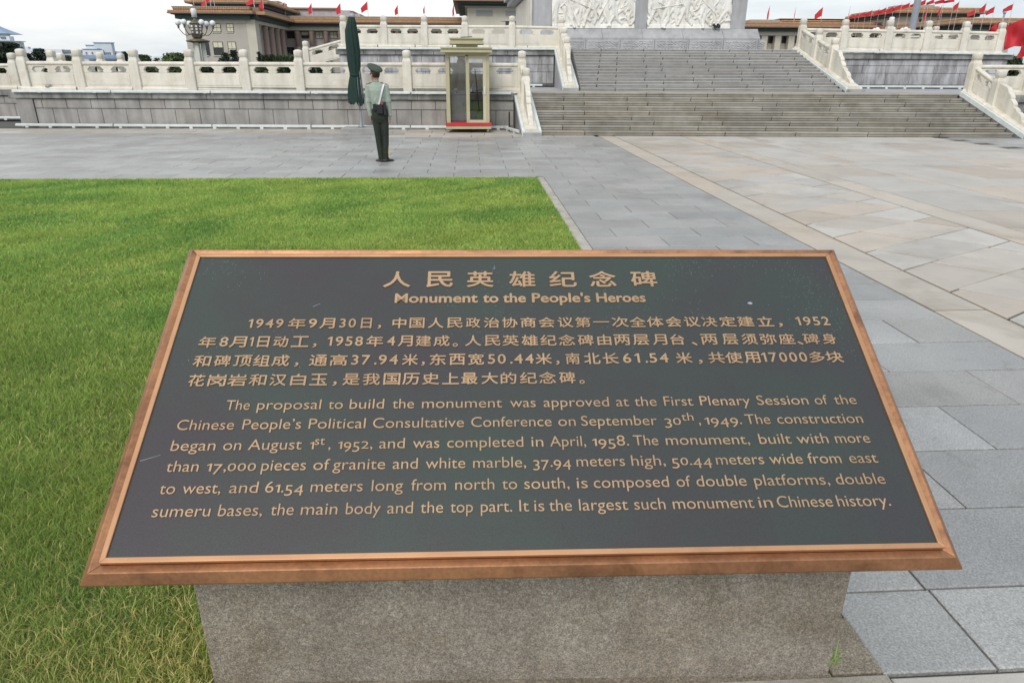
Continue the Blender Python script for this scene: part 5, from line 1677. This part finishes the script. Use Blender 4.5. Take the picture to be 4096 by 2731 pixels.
sg = thing('information_sign', 'large tilted bronze sign with raised copper Chinese and English lettering', 'sign', SP(SW / 2, 0, 0))
def frame_bar(prof, name, mname):
    """mitred frame of four bars; prof: list of (inset, height)"""
    cor = lambda d, n: [SP(d, d, n), SP(SW - d, d, n), SP(SW - d, SL - d, n), SP(d, SL - d, n)]
    rings_ = [cor(d, n) for d, n in prof]
    m = len(prof)
    for i in range(4):
        j = (i + 1) % 4
        mb = MB()
        vs = [rings_[q][i] for q in range(m)] + [rings_[q][j] for q in range(m)]
        fs = [(q, (q + 1) % m, m + (q + 1) % m, m + q) for q in range(m)] + [tuple(range(m - 1, -1, -1)), tuple(range(m, 2 * m))]
        o = part(name, mb.add(vs, fs), mname, sg, world=True)
        b = o.modifiers.new('bevel', 'BEVEL'); b.width = .0018; b.segments = 2; b.limit_method = 'ANGLE'
frame_bar([(.004, -.010), (0, -.002), (.0015, .002), (.024, .025), (.0458, .017), (.0458, -.010)], 'frame_bar', 'copper')
frame_bar([(.0461, .0165), (.0461, .033), (.060, .033), (.060, .018)], 'frame_lip', 'copper_light')
def plate(d, n0, n1):
    a = [SP(d, d, n0), SP(SW - d, d, n0), SP(SW - d, SL - d, n0), SP(d, SL - d, n0)]
    b = [SP(d, d, n1), SP(SW - d, d, n1), SP(SW - d, SL - d, n1), SP(d, SL - d, n1)]
    return MB().add(a + b, [(3, 2, 1, 0), (4, 5, 6, 7), (0, 1, 5, 4), (1, 2, 6, 5), (2, 3, 7, 6), (3, 0, 4, 7)])
part('bronze_panel', plate(.0605, .0, .028), 'panel', sg, world=True)
part('back_plate', plate(.012, -.034, -.0105), 'copper', sg, world=True)

cu = bpy.data.curves.new('lettering', 'FONT')
cu.resolution_u = 4
cu.fill_mode = 'BOTH'
cuo = bpy.data.objects.new('lettering', cu)
COL.objects.link(cuo)
_gc = {}
def glyphs(body, off):
    key = (body, off)
    if body == '1':       # figure one with its flag
        poly = [(.15, 0), (.25, 0), (.25, .682), (.165, .682), (.02, .565), (.02, .475), (.15, .565)]
        mb = MB().prism(poly, lambda a, b, d: (a, b, d), -.05, .05)
        return np.array(mb.v, np.float32), list(mb.f)
    if key not in _gc:
        cu.body = body; cu.size = 1; cu.offset = off if len(body) > 1 or ord(body) < 256 else 0; cu.extrude = .05
        dg = bpy.context.evaluated_depsgraph_get(); dg.update()
        me = bpy.data.meshes.new_from_object(cuo.evaluated_get(dg))
        co = np.zeros(len(me.vertices) * 3, np.float32); me.vertices.foreach_get('co', co)
        fs = [tuple(p.vertices) for p in me.polygons]
        bpy.data.meshes.remove(me)
        _gc[key] = (co.reshape(-1, 3), fs)
    return _gc[key]
NB = .0281
def place(name, co, fs, mname='letter', fat=0.0):
    mb = MB()
    for q, (dx, dy) in enumerate([(0, 0)] if not fat else [(-fat, 0), (fat, fat * .3), (0, fat), (0, -fat * .6)]):
        mb.add([SP(c[0] + dx, c[1] + dy, c[2] + q * .00009 * (1 if c[2] > NB + .001 else 0)) for c in co], fs)
    part(name, mb, mname, sg, world=True)
def word(w, s0, s1, t, size, off):
    if w.startswith('^'):
        w = w[1:]; t = t + .013; size *= .82
    dig = any(c.isdigit() for c in w)
    if not dig:
        co, fs = glyphs(w, off)
        co = co.copy(); x0, x1 = co[:, 0].min(), co[:, 0].max()
        if w == ',': sx = size
        elif len(w) > 2: s0, s1 = s0 + .001, s1 - .004; sx = (s1 - s0) / (x1 - x0)
        else: sx = (s1 - s0) / (x1 - x0)
        out = np.stack([s0 + (co[:, 0] - x0) * sx, t + co[:, 1] * size, NB + (co[:, 2] + .05) * .022], 1)
        place('word', out, fs, fat=.0011 if off > .005 else 0); return
    # old style figures: 0 1 2 stand at x height, 3 4 5 7 9 hang below the line
    xs = 0; segs = []
    for c in w:
        co, fs = glyphs(c, off); co = co.copy()
        x0, x1 = co[:, 0].min(), co[:, 0].max()
        if w == '1': s1 = s0 + .23 * size; s0 += .002; s1 += .002
        if c in '012': co[:, 1] *= .70
        elif c in '34579': co[:, 1] = co[:, 1] * .94 - .20
        if c == '0': co[:, 0] = x0 + (co[:, 0] - x0) * .92; x1 = co[:, 0].max()
        g_ = .085 if c not in '.,' else .06
        co[:, 0] += xs - x0
        xs += (x1 - x0) + g_
        segs.append((co, fs))
    tot = max(c[:, 0].max() for c, _ in segs)
    sx = (s1 - s0) / tot
    mb_v, mb_f = [], []
    for co, fs in segs:
        n = len(mb_v)
        mb_v += [(s0 + c[0] * sx, t + c[1] * size, NB + (c[2] + .05) * .022) for c in co]
        mb_f += [tuple(i + n for i in f) for f in fs]
    place('word', mb_v, mb_f)
def hanzi(w, s0, s1, tb, tt, off):
    h = tt - tb
    if w[0].isdigit():
        xs = 0; segs = []
        for c in w:
            co, fs = glyphs(c, .004); co = co.copy()
            x0, x1 = co[:, 0].min(), co[:, 0].max()
            wd = max(x1 - x0, .40) if c != '1' else .36
            co[:, 0] = xs + (co[:, 0] - x0) * (1.0 if c != '1' else 1.1) + (.0 if c not in '.1' else (.1 if c == '.' else .06))
            xs += (wd if c != '.' else .34) + (.16 if c != '.' else 0)
            segs.append((co, fs))
        tot = max(c[:, 0].max() for c, _ in segs)
        sx = (s1 - s0) / tot; n_v, n_f = [], []
        if w == '1': sx = (s1 - s0) * .9 / tot
        for co, fs in segs:
            n = len(n_v)
            n_v += [(s0 + c[0] * sx, tb + h * .10 + c[1] * h * .86 / .70, NB + (c[2] + .05) * .022) for c in co]
            n_f += [tuple(i + n for i in f) for f in fs]
        place('number', n_v, n_f, fat=.0004); return
    co, fs = glyphs(w, off); co = co.copy()
    x0, x1 = co[:, 0].min(), co[:, 0].max(); y0, y1 = co[:, 1].min(), co[:, 1].max()
    if w in '，。、':
        sy = h * 1.05; sx = min((s1 - s0) / (x1 - x0), sy * 1.5)
        out = np.stack([s0 + (co[:, 0] - x0) * sx, tb - .002 + (co[:, 1] - y0) * sy, NB + (co[:, 2] + .05) * .022], 1)
    else:
        sx = (s1 - s0) / (x1 - x0)
        sy = h / .92
        yy = (co[:, 1] + .085) * sy
        if w != '一': yy = (co[:, 1] - y0) / (y1 - y0) * h
        # clerical style: broad strokes, slightly flared horizontally
        out = np.stack([s0 + (co[:, 0] - x0) * sx, tb + yy, NB + (co[:, 2] + .05) * .026], 1)
    place('character', out, fs, fat=.0014 if tb > .9 else .0006)
ENGLISH = [
(0.4702, [('The', 0.2589, 0.3297), ('proposal', 0.3457, 0.5281), ('to', 0.5453, 0.5854), ('build', 0.6037, 0.7051), ('the', 0.7242, 0.7899), ('monument', 0.8077, 1.0403), ('was', 1.0586, 1.1365), ('approved', 1.1545, 1.3478), ('at', 1.3645, 1.4015), ('the', 1.4174, 1.4861), ('First', 1.5029, 1.5923), ('Plenary', 1.6083, 1.7601), ('Session', 1.7759, 1.9317), ('of', 1.9476, 1.9855), ('the', 2.0048, 2.0747)]),
(0.4085, [('Chinese', 0.1392, 0.2986), ('People’s', 0.317, 0.4818), ('Political', 0.4979, 0.6587), ('Consultative', 0.6745, 0.9323), ('Conference', 0.9478, 1.1785), ('on', 1.1937, 1.2424), ('September', 1.2576, 1.4778), ('30', 1.4957, 1.5425), ('^th', 1.5462, 1.5802), (',', 1.593, 1.5974), ('1949.', 1.6114, 1.7169), ('The', 1.728, 1.8041), ('construction', 1.8196, 2.0733)]),
(0.3458, [('began', 0.139, 0.2619), ('on', 0.2789, 0.3266), ('August', 0.3447, 0.4927), ('1', 0.5092, 0.5196), ('^st', 0.523, 0.5499), (',', 0.5616, 0.5678), ('1952,', 0.5868, 0.6801), ('and', 0.6974, 0.7714), ('was', 0.7888, 0.8659), ('completed', 0.8824, 1.0965), ('in', 1.1152, 1.1477), ('April,', 1.1657, 1.2699), ('1958.', 1.2841, 1.3856), ('The', 1.3981, 1.4718), ('monument,', 1.4886, 1.7293), ('built', 1.7521, 1.8479), ('with', 1.86, 1.9537), ('more', 1.9694, 2.0731)]),
(0.2849, [('than', 0.1423, 0.2311), ('17,000', 0.2487, 0.3772), ('pieces', 0.391, 0.5128), ('of', 0.5286, 0.5712), ('granite', 0.5794, 0.7229), ('and', 0.7383, 0.8099), ('white', 0.8262, 0.9376), ('marble,', 0.9538, 1.1014), ('37.94', 1.117, 1.2194), ('meters', 1.234, 1.3709), ('high,', 1.3842, 1.4825), ('50.44', 1.4959, 1.606), ('meters', 1.6177, 1.7554), ('wide', 1.7668, 1.8638), ('from', 1.8746, 1.9717), ('east', 1.9904, 2.0743)]),
(0.2228, [('to', 0.1425, 0.1816), ('west,', 0.1996, 0.3026), ('and', 0.32, 0.3978), ('61.54', 0.4126, 0.5117), ('meters', 0.5292, 0.6693), ('long', 0.6877, 0.7745), ('from', 0.7913, 0.8872), ('north', 0.9069, 1.0149), ('to', 1.0318, 1.0714), ('south,', 1.0894, 1.2146), ('is', 1.2306, 1.2597), ('composed', 1.275, 1.4819), ('of', 1.4991, 1.5372), ('double', 1.552, 1.6927), ('platforms,', 1.7094, 1.9201), ('double', 1.9335, 2.074)]),
(0.1611, [('sumeru', 0.1391, 0.2891), ('bases,', 0.3045, 0.4204), ('the', 0.4365, 0.4996), ('main', 0.5132, 0.6107), ('body', 0.6273, 0.721), ('and', 0.7331, 0.804), ('the', 0.8184, 0.8816), ('top', 0.8956, 0.9587), ('part.', 0.9742, 1.0604), ('It', 1.0754, 1.1003), ('is', 1.1143, 1.1403), ('the', 1.152, 1.2165), ('largest', 1.2305, 1.3638), ('such', 1.3756, 1.4627), ('monument', 1.4779, 1.6983), ('in', 1.7079, 1.7445), ('Chinese', 1.7565, 1.9102), ('history.', 1.9181, 2.0663)]),
(0.8512, [('Monument', 0.7047, 0.9699), ('to', 0.9837, 1.0315), ('the', 1.0466, 1.123), ("People's", 1.1393, 1.3295), ('Heroes', 1.3459, 1.5073)])]
CHINESE = [
(0.7516, 0.7899, [('1949', 0.2638, 0.3714), ('年', 0.3877, 0.4393), ('9', 0.449, 0.4731), ('月', 0.4833, 0.5281), ('30', 0.5433, 0.5921), ('日', 0.6089, 0.6402), ('，', 0.6606, 0.6696), ('中', 0.7049, 0.7462), ('国', 0.7572, 0.802), ('人', 0.8139, 0.8612), ('民', 0.8722, 0.9197), ('政', 0.9304, 0.9739), ('治', 0.9858, 1.0335), ('协', 1.0422, 1.0899), ('商', 1.0999, 1.1465), ('会', 1.1565, 1.2056), ('议', 1.2156, 1.2637), ('第', 1.2705, 1.3178), ('一', 1.3267, 1.3761), ('次', 1.3849, 1.4365), ('全', 1.4422, 1.4909), ('体', 1.496, 1.5469), ('会', 1.5553, 1.6039), ('议', 1.6134, 1.6632), ('决', 1.6693, 1.7161), ('定', 1.7259, 1.7772), ('建', 1.7837, 1.8341), ('立', 1.8467, 1.8962), ('，', 1.9126, 1.9246), ('1952', 1.968, 2.0779)]),
(0.6833, 0.7223, [('年', 0.1346, 0.1844), ('8', 0.1957, 0.2195), ('月', 0.2252, 0.2736), ('1', 0.2812, 0.2952), ('日', 0.3077, 0.3407), ('动', 0.3548, 0.397), ('工', 0.408, 0.4587), ('，', 0.4729, 0.4828), ('1958', 0.5122, 0.6202), ('年', 0.631, 0.681), ('4', 0.6937, 0.7168), ('月', 0.726, 0.7696), ('建', 0.7793, 0.8256), ('成', 0.8334, 0.881), ('。', 0.8915, 0.9062), ('人', 0.9288, 0.9774), ('民', 0.9883, 1.035), ('英', 1.0428, 1.0916), ('雄', 1.1002, 1.1495), ('纪', 1.1582, 1.206), ('念', 1.2142, 1.2634), ('碑', 1.2728, 1.3201), ('由', 1.3331, 1.3746), ('两', 1.3844, 1.4331), ('层', 1.4426, 1.4914), ('月', 1.5033, 1.547), ('台', 1.5589, 1.6015), ('、', 1.6234, 1.6398), ('两', 1.6541, 1.7041), ('层', 1.7208, 1.7682), ('须', 1.7815, 1.8284), ('弥', 1.8401, 1.8887), ('座', 1.8978, 1.9465), ('、', 1.9536, 1.9711), ('碑', 1.9755, 2.024), ('身', 2.0345, 2.078)]),
(0.6153, 0.6544, [('和', 0.1346, 0.1834), ('碑', 0.1945, 0.2409), ('顶', 0.2502, 0.3014), ('组', 0.3085, 0.3551), ('成', 0.3618, 0.4114), ('，', 0.429, 0.4395), ('通', 0.4709, 0.5226), ('高', 0.5309, 0.5808), ('37.94', 0.594, 0.7298), ('米', 0.7431, 0.7893), ('，', 0.8006, 0.8094), ('东', 0.8245, 0.872), ('西', 0.8823, 0.9291), ('宽', 0.9383, 0.9852), ('50.44', 0.9975, 1.1335), ('米', 1.14, 1.1881), ('，', 1.2008, 1.2104), ('南', 1.2305, 1.2721), ('北', 1.2857, 1.334), ('长', 1.3425, 1.3894), ('61.54', 1.4038, 1.5408), ('米', 1.5646, 1.613), ('，', 1.6314, 1.6435), ('共', 1.6641, 1.7121), ('使', 1.7164, 1.7669), ('用', 1.7744, 1.821), ('17000', 1.8253, 1.967), ('多', 1.9743, 2.0222), ('块', 2.0266, 2.0779)]),
(0.5485, 0.5873, [('花', 0.1363, 0.1816), ('岗', 0.1921, 0.2415), ('岩', 0.2477, 0.3005), ('和', 0.3085, 0.3563), ('汉', 0.3669, 0.4138), ('白', 0.4266, 0.4695), ('玉', 0.4816, 0.5312), ('，', 0.5485, 0.5588), ('是', 0.5761, 0.6245), ('我', 0.6337, 0.6825), ('国', 0.6936, 0.7411), ('历', 0.7485, 0.7968), ('史', 0.8057, 0.8545), ('上', 0.8638, 0.912), ('最', 0.9194, 0.9662), ('大', 0.9782, 1.0262), ('的', 1.0345, 1.0796), ('纪', 1.0908, 1.1398), ('念', 1.1474, 1.1957), ('碑', 1.2066, 1.2532), ('。', 1.2653, 1.2797)]),
(0.9127, 0.9789, [('人', 0.664, 0.7495), ('民', 0.8019, 0.8849), ('英', 0.9322, 1.0173), ('雄', 1.0685, 1.1519), ('纪', 1.2, 1.2868), ('念', 1.3321, 1.4172), ('碑', 1.4683, 1.5516)])]
for li, (t_, ws) in enumerate(ENGLISH):
    for w, a, b in ws:
        word(w, a, b, t_, .0355 / .682 if li == 6 else .0312 / .682, .0055 if li == 6 else -.004)
for li, (tb_, tt_, ws) in enumerate(CHINESE):
    for w, a, b in ws:
        hanzi(w, a, b, tb_ if li < 4 else tb_ + .002, tt_, .0)
bpy.data.objects.remove(cuo)
# chips and scratches in the patina, thin raised flakes of dried dirt
for (s, t, w, h, nm) in ((1.842, .845, .018, .011, 'dried_chip'), (1.735, .722, .012, .009, 'dried_chip')):
    pts = [(s + w * .5 * math.cos(q) * random.uniform(.6, 1.1), t + h * .5 * math.sin(q) * random.uniform(.6, 1.1)) for q in [i * .785 for i in range(8)]]
    part(nm, MB().prism(pts, lambda a, b, d: SP(a, b, d), .0281, .0287), 'pole_grey', sg, world=True)
for (s0, t0, s1, t1) in ((.452, .838, .474, .850), (.068, .318, .118, .335), (1.02, .99, 1.021, 1.008)):
    n = Vector((t0 - t1, s1 - s0)).normalized() * .0007
    part('scratch', MB().prism([(s0 + n.x, t0 + n.y), (s0 - n.x, t0 - n.y), (s1 - n.x * .5, t1 - n.y * .5), (s1 + n.x * .5, t1 + n.y * .5)], lambda a, b, d: SP(a, b, d), .0281, .0284), 'pole_grey', sg, world=True)

# ================================================================ SOLDIER
sol = thing('person', 'guard seen from behind in green peaked cap and pale green shirt with white strap', 'person', (-1.80, 14.71, 0))

def solid(mb, voxel, smooth_it=4):
    """join overlapping lofts into one continuous skin"""
    me = mb.mesh('tmp', None)
    o = bpy.data.objects.new('tmp', me); COL.objects.link(o)
    m = o.modifiers.new('r', 'REMESH'); m.mode = 'VOXEL'; m.voxel_size = voxel
    s = o.modifiers.new('s', 'SMOOTH'); s.factor = .5; s.iterations = smooth_it
    dg = bpy.context.evaluated_depsgraph_get(); dg.update()
    out = bpy.data.meshes.new_from_object(o.evaluated_get(dg))
    bpy.data.objects.remove(o)
    out.polygons.foreach_set('use_smooth', [True] * len(out.polygons))
    return out
def ell(cx, cy, z, rx, ry, k=20, e=2.3, tilt=(0, 0)):
    o = []
    for j in range(k):
        q = 2 * math.pi * j / k
        c, s = math.cos(q), math.sin(q)
        d = (abs(c) ** e + abs(s) ** e) ** (-1 / e)
        o.append((cx + rx * c * d, cy + ry * s * d, z + tilt[0] * c * d * rx + tilt[1] * s * d * ry))
    return o
HY = R(42)      # head turned towards his left
hx, hz = -.088, 1.675
def hd(p):      # head space: x right of him, y his front, z up ; turned to the left
    c, s = math.cos(HY), math.sin(HY)
    return (hx + p[0] * c - p[1] * s, .012 + p[0] * s + p[1] * c, hz + p[2])
# body: one continuous figure with head, neck, trunk, arms, hands and legs
b = MB()
head = [(-.118, .030, .040), (-.105, .050, .058), (-.075, .063, .078), (-.03, .073, .092), (.02, .078, .098), (.065, .074, .094), (.095, .055, .075), (.112, .02, .03)]
rr = []
for z, rx, ry in head:
    off = .012 if z < -.02 else 0
    rr.append([hd((p[0], p[1] + off, p[2])) for p in ell(0, 0, z, rx, ry, 20, 2.1)])
b.rings(rr)
b.sphere(hd((0, .098, -.018)), .016, 10, 6, (.8, 1, 1.4)); b.tube([hd((0, .088, .02)), hd((0, .108, -.022))], [.008, .013], 8)   # nose
b.tube([hd((-.022, .083, -.062)), hd((0, .092, -.061)), hd((.022, .083, -.062))], .009, 8)                               # mouth
b.sphere(hd((0, .070, -.098)), .022, 10, 6)                                                                             # chin
for s in (-1, 1):
    b.sphere(hd((s * .031, .078, .012)), .014, 8, 6)                                                                    # eyes
    b.tube([hd((s * .015, .088, .032)), hd((s * .052, .074, .030))], .007, 6)                                            # brow
    b.tube([hd((s * .080, -.004, .025)), hd((s * .086, -.010, .0)), hd((s * .078, -.002, -.035))], [(.010, .020), (.012, .024), (.008, .012)], 8)  # ears
b.tube([(-.078, .0, 1.46), (-.082, .004, 1.55), (-.086, .008, 1.62)], [.058, .050, .050], 16)
b.rings([ell(-.042, 0, .93, .15, .10), ell(-.047, 0, 1.10, .125, .090), ell(-.055, 0, 1.28, .145, .10), ell(-.064, 0, 1.42, .165, .105), ell(-.068, 0, 1.50, .13, .075), ell(-.072, 0, 1.53, .06, .055)])
arms = []
for s in (-1, 1):
    sh = Vector((-.068 + s * .165, 0, 1.465)); el = Vector((-.062 + s * .212, -.012, 1.19)); wr = Vector((-.026 + s * .200, .010, .905))
    if s > 0: el = Vector((.142, -.012, 1.19)); wr = Vector((.158, .010, .905))
    else: el = Vector((-.262, -.012, 1.19)); wr = Vector((-.232, .010, .905))
    arms.append((sh, el, wr))
    b.tube([sh, (sh + el) / 2, el, (el + wr) / 2, wr], [.044, .036, .028, .026, .024], 12)
    # hand: palm, four fingers of unequal length gently curled, thumb from the side of the palm
    pd = Vector((s * .01 - .0, .004, -1)).normalized()
    b.tube([wr + Vector((0, 0, .015)), wr + pd * .045, wr + pd * .085], [(.020, .026), (.016, .040), (.014, .038)], 10)
    for f_, (oy, ln) in enumerate(((.030, .072), (.010, .080), (-.010, .074), (-.028, .058))):
        a = wr + pd * .078 + Vector((0, oy, 0)); bb = a + pd * ln * .5 + Vector((-s * .004, .001, 0)); c = a + pd * ln * .96 + Vector((-s * .016, .003, 0))
        b.tube([a, bb, c], [.0092, .0088, .0066], 8)
    a = wr + pd * .025 + Vector((-s * .004, .030, 0)); b.tube([a, a + Vector((-s * .012, .022, -.030)), a + Vector((-s * .016, .024, -.062))], [.012, .0105, .008], 8)
for s, hipx, kx_, ax in ((-1, -.112, -.098, -.072), (1, .028, .038, .028)):
    b.tube([(hipx, 0, .93), (hipx + .0, 0, .80), (kx_, .0, .52), (ax, 0, .10), (ax + s * .01, .0, .06)], [.060, .055, .034, .026, .024], 12)
me = solid(b, .0065, 2); me.materials.append(MA['skin'])
link('body', me, sol)
# cropped hair under the cap
h = MB()
rr = []
for z, rx, ry in ((-.045, .060, .070), (-.01, .078, .090), (.03, .0825, .099), (.07, .077, .094)):
    rr.append([hd((p[0], p[1] - .012, p[2])) for p in ell(0, 0, z, rx + .002, ry - .008, 20, 2.1)])
h.rings(rr)
part('hair', h, 'hair', sol, smooth=True)
# shirt
s_ = MB()
s_.rings([ell(-.042, 0, 1.045, .142, .112), ell(-.045, 0, 1.10, .140, .108), ell(-.05, 0, 1.16, .146, .112), ell(-.056, -.004, 1.28, .168, .122), ell(-.064, -.004, 1.40, .190, .128), ell(-.068, -.002, 1.475, .182, .108), ell(-.070, 0, 1.525, .125, .080), ell(-.076, .002, 1.555, .070, .064)])
for (sh, el, wr), s in zip(arms, (-1, 1)):
    s_.tube([sh + Vector((-s * .06, 0, .018)), sh + Vector((s * .008, 0, .004)), (sh + el) / 2 + Vector((s * .006, 0, 0)), el, (el + wr) / 2, wr + Vector((0, 0, .005))], [.055, .068, .062, .054, .049, .038], 14)
    s_.tube([el + Vector((0, -.004, .03)), el + Vector((0, -.006, -.02))], [.058, .056], 12)
rnd = random.Random(4)
for i in range(16):          # cloth folds
    z = rnd.uniform(1.09, 1.40); x = rnd.uniform(-.17, .06); d = rnd.uniform(-.08, .08)
    yb_ = -.118
    s_.tube([(x, yb_ + .004, z), (x + d * .5, yb_ - .002, z - .05), (x + d, yb_ + .006, z - .11)], [.004, .010, .004], 6)
me = solid(s_, .009, 3); me.materials.append(MA['shirt'])
link('shirt', me, sol)
c_ = MB(); c_.rings([ell(-.080, .006, 1.545, .062, .060), ell(-.083, .008, 1.585, .056, .055), ell(-.083, .008, 1.60, .055, .054)]); part('collar', c_, 'shirt', sol, smooth=True)
for (sh, el, wr), s in zip(arms, (-1, 1)):
    q = MB(); q.tube([wr + Vector((0, 0, .045)), wr + Vector((0, 0, -.008))], [.042, .040], 14); part('cuff', q, 'shirt', sol, smooth=True)
    q = MB(); x0_ = -.068 + s * .085; x1_ = -.068 + s * .205
    za, zb_ = 1.548, 1.512
    q.add([(x0_, -.030, za + .003), (x0_, .034, za + .003), (x1_, .034, zb_ + .003), (x1_, -.030, zb_ + .003), (x0_, -.030, za - .012), (x0_, .034, za - .012), (x1_, .034, zb_ - .012), (x1_, -.030, zb_ - .012)], [(0, 1, 2, 3), (7, 6, 5, 4), (0, 3, 7, 4), (3, 2, 6, 7), (2, 1, 5, 6), (1, 0, 4, 5)])
    ep = part('epaulette', q, 'cap', sol)
    q = MB(); q.add([(x0_, -.034, za + .004), (x1_, -.034, zb_ + .004), (x1_, -.034, zb_ - .006), (x0_, -.034, za - .006), (x0_, -.030, za + .005), (x1_, -.030, zb_ + .005), (x1_, -.030, zb_ - .005), (x0_, -.030, za - .005)], [(0, 1, 2, 3), (7, 6, 5, 4), (0, 4, 5, 1), (3, 2, 6, 7), (1, 5, 6, 2), (0, 3, 7, 4)])
    link('piping', q.mesh('piping', 'red_dark'), ep)
# trousers
t_ = MB()
t_.rings([ell(-.042, 0, 1.09, .136, .104), ell(-.042, 0, 1.02, .148, .112), ell(-.042, -.006, .93, .166, .125), ell(-.042, -.008, .86, .168, .122), ell(-.042, 0, .79, .150, .105), ell(-.042, 0, .765, .120, .08)])
for s, pts, rs in ((-1, [(-.118, -.004, .90), (-.114, 0, .76), (-.102, 0, .52), (-.092, -.004, .34), (-.074, 0, .10), (-.073, .004, .052)], [.088, .086, .070, .062, .056, .060]),
                   (1, [(.034, -.004, .90), (.038, 0, .76), (.044, 0, .52), (.040, -.004, .34), (.030, 0, .10), (.031, .004, .052)], [.088, .086, .067, .060, .054, .058])):
    t_.tube(pts, [(r, r * 1.08) for r in rs], 16)
    t_.tube([(pts[1][0], -.086, .74), (pts[2][0], -.075, .52), (pts[4][0], -.060, .12)], [.004, .006, .004], 6)
    for k_ in range(5):
        zz = rnd.uniform(.08, .62); xx = np.interp(zz, [.05, .52, .76], [pts[5][0], pts[2][0], pts[1][0]])
        t_.tube([(xx - .05, -.045, zz), (xx, -.064, zz - .015), (xx + .05, -.04, zz - .03)], [.004, .009, .004], 6)
me = solid(t_, .0085, 3); me.materials.append(MA['trousers'])
link('trousers', me, sol)
q = MB(); q.tube([(.088, -.03, .33), (.086, -.032, .20), (.085, -.03, .10)], [.006, .007, .006], 6); part('yellow_braid', q, 'yellow', sol)
q = MB(); q.rings([ell(-.043, 0, 1.075, .148, .116), ell(-.043, 0, 1.125, .146, .114)]); part('belt', q, 'pouch', sol, smooth=True)
# cap: band, wide tilted crown, peak
q = MB()
def cp(p): return hd((p[0], p[1], p[2]))
rr = [[cp(p) for p in ell(0, -.006, .042, .086, .104, 28, 2, (0, .10))], [cp(p) for p in ell(0, -.006, .090, .090, .108, 28, 2, (0, .22))]]
q.rings(rr)
capo = part('cap_band', q, 'cap', sol, smooth=True)
q = MB()
rr = []
for z, rx, ry, tl in ((.088, .091, .109, .22), (.110, .124, .140, .42), (.128, .142, .158, .46), (.142, .146, .162, .46), (.160, .134, .150, .44), (.172, .09, .10, .40), (.176, .02, .03, .4)):
    rr.append([cp(p) for p in ell(0, -.004, z, rx, ry, 32, 2, (0, tl))])
q.rings(rr)
part('cap_crown', q, 'cap', sol, smooth=True)
q = MB()
n = 12; top, bot = [], []
for i in range(n + 1):
    a = R(25 + 130 * i / n)
    top.append((math.cos(a), math.sin(a)))
vs = []
for (c, s) in top:
    vs.append(cp((c * .086, -.006 + s * .106, .052))); vs.append(cp((c * .098, -.006 + s * .168, .018))); vs.append(cp((c * .097, -.006 + s * .166, .013))); vs.append(cp((c * .085, -.006 + s * .104, .046)))
fs = []
for i in range(n):
    for j in range(4):
        fs.append((i * 4 + j, i * 4 + (j + 1) % 4, (i + 1) * 4 + (j + 1) % 4, (i + 1) * 4 + j))
q.add(vs, fs)
part('cap_peak', q, 'shoe', sol)
q = MB(); q.rings([[cp(p) for p in ell(0, -.006, .048, .0885, .1065, 28, 2, (0, .10))], [cp(p) for p in ell(0, -.006, .056, .089, .107, 28, 2, (0, .10))]]); part('cap_cord', q, 'red_dark', sol)
# shoes
for s, ax in ((-1, -.073), (1, .031)):
    q = MB()
    d = Vector((s * .55, .84, 0)).normalized(); n_ = Vector((d.y, -d.x, 0))
    rr = []
    hb = Vector((ax * .55 + -.008, -.045, 0))
    for u_, w_, h_ in ((-.01, .022, .05), (.01, .036, .075), (.07, .040, .085), (.12, .040, .065), (.19, .047, .048), (.245, .040, .036), (.275, .018, .022)):
        c0 = hb + d * u_
        rr.append([tuple(c0 + n_ * (w_ * math.cos(a_)) + Vector((0, 0, max(0.0, h_ * .5 + h_ * .5 * math.sin(a_))))) for a_ in [2 * math.pi * j / 12 for j in range(12)]])
    q.rings(rr); sh_ = part('shoe', q, 'shoe', sol, smooth=True)
    q = MB(); q.box(-.03, -.04, 0, .03, .028, .028); o = link('heel', q.mesh('heel', 'black'), sh_, hb + d * .025 + Vector((0, 0, 0)), (0, 0, math.atan2(d.y, d.x) - math.pi / 2))
# white cross strap over the back, from the right shoulder to the belt
q = MB()
pts = []
for i in range(13):
    f = i / 12
    x = .085 + (-.045 - .085) * f; z = 1.525 + (1.10 - 1.525) * f
    y = -(.085 + .062 * math.sin(min(1, f * 1.9) * 1.571)) + .018 * max(0, f - .6)
    pts.append(Vector((x, y, z)))
rr = []
for i, p in enumerate(pts):
    rr.append([tuple(p + Vector((-.018, 0, -.004))), tuple(p + Vector((.018, 0, .004))), tuple(p + Vector((.018, -.005, .004))), tuple(p + Vector((-.018, -.005, -.004)))])
q.rings(rr); part('cross_strap', q, 'strap', sol)
q = MB(); q.box(-.075, -.185, .965, .040, -.118, 1.135, .012); pq = part('pouch', q, 'pouch', sol)
q = MB(); q.box(-.077, -.190, 1.06, .042, -.1855, 1.135, .003); link('pouch_flap', q.mesh('pouch_flap', 'pouch'), pq)
q = MB(); q.box(-.155, -.135, 1.02, -.085, -.105, 1.145, .008); part('side_pouch', q, 'pouch', sol)
q = MB(); q.box(.055, -.165, .94, .105, -.105, 1.185, .010); part('radio', q, 'pouch', sol)
q = MB(); q.box(.022, -.155, 1.13, .046, -.125, 1.185, .004); part('red_handle', q, 'kiosk_red', sol)
print('objects', len(bpy.data.objects), 'polys', sum(len(m.polygons) for m in bpy.data.meshes))
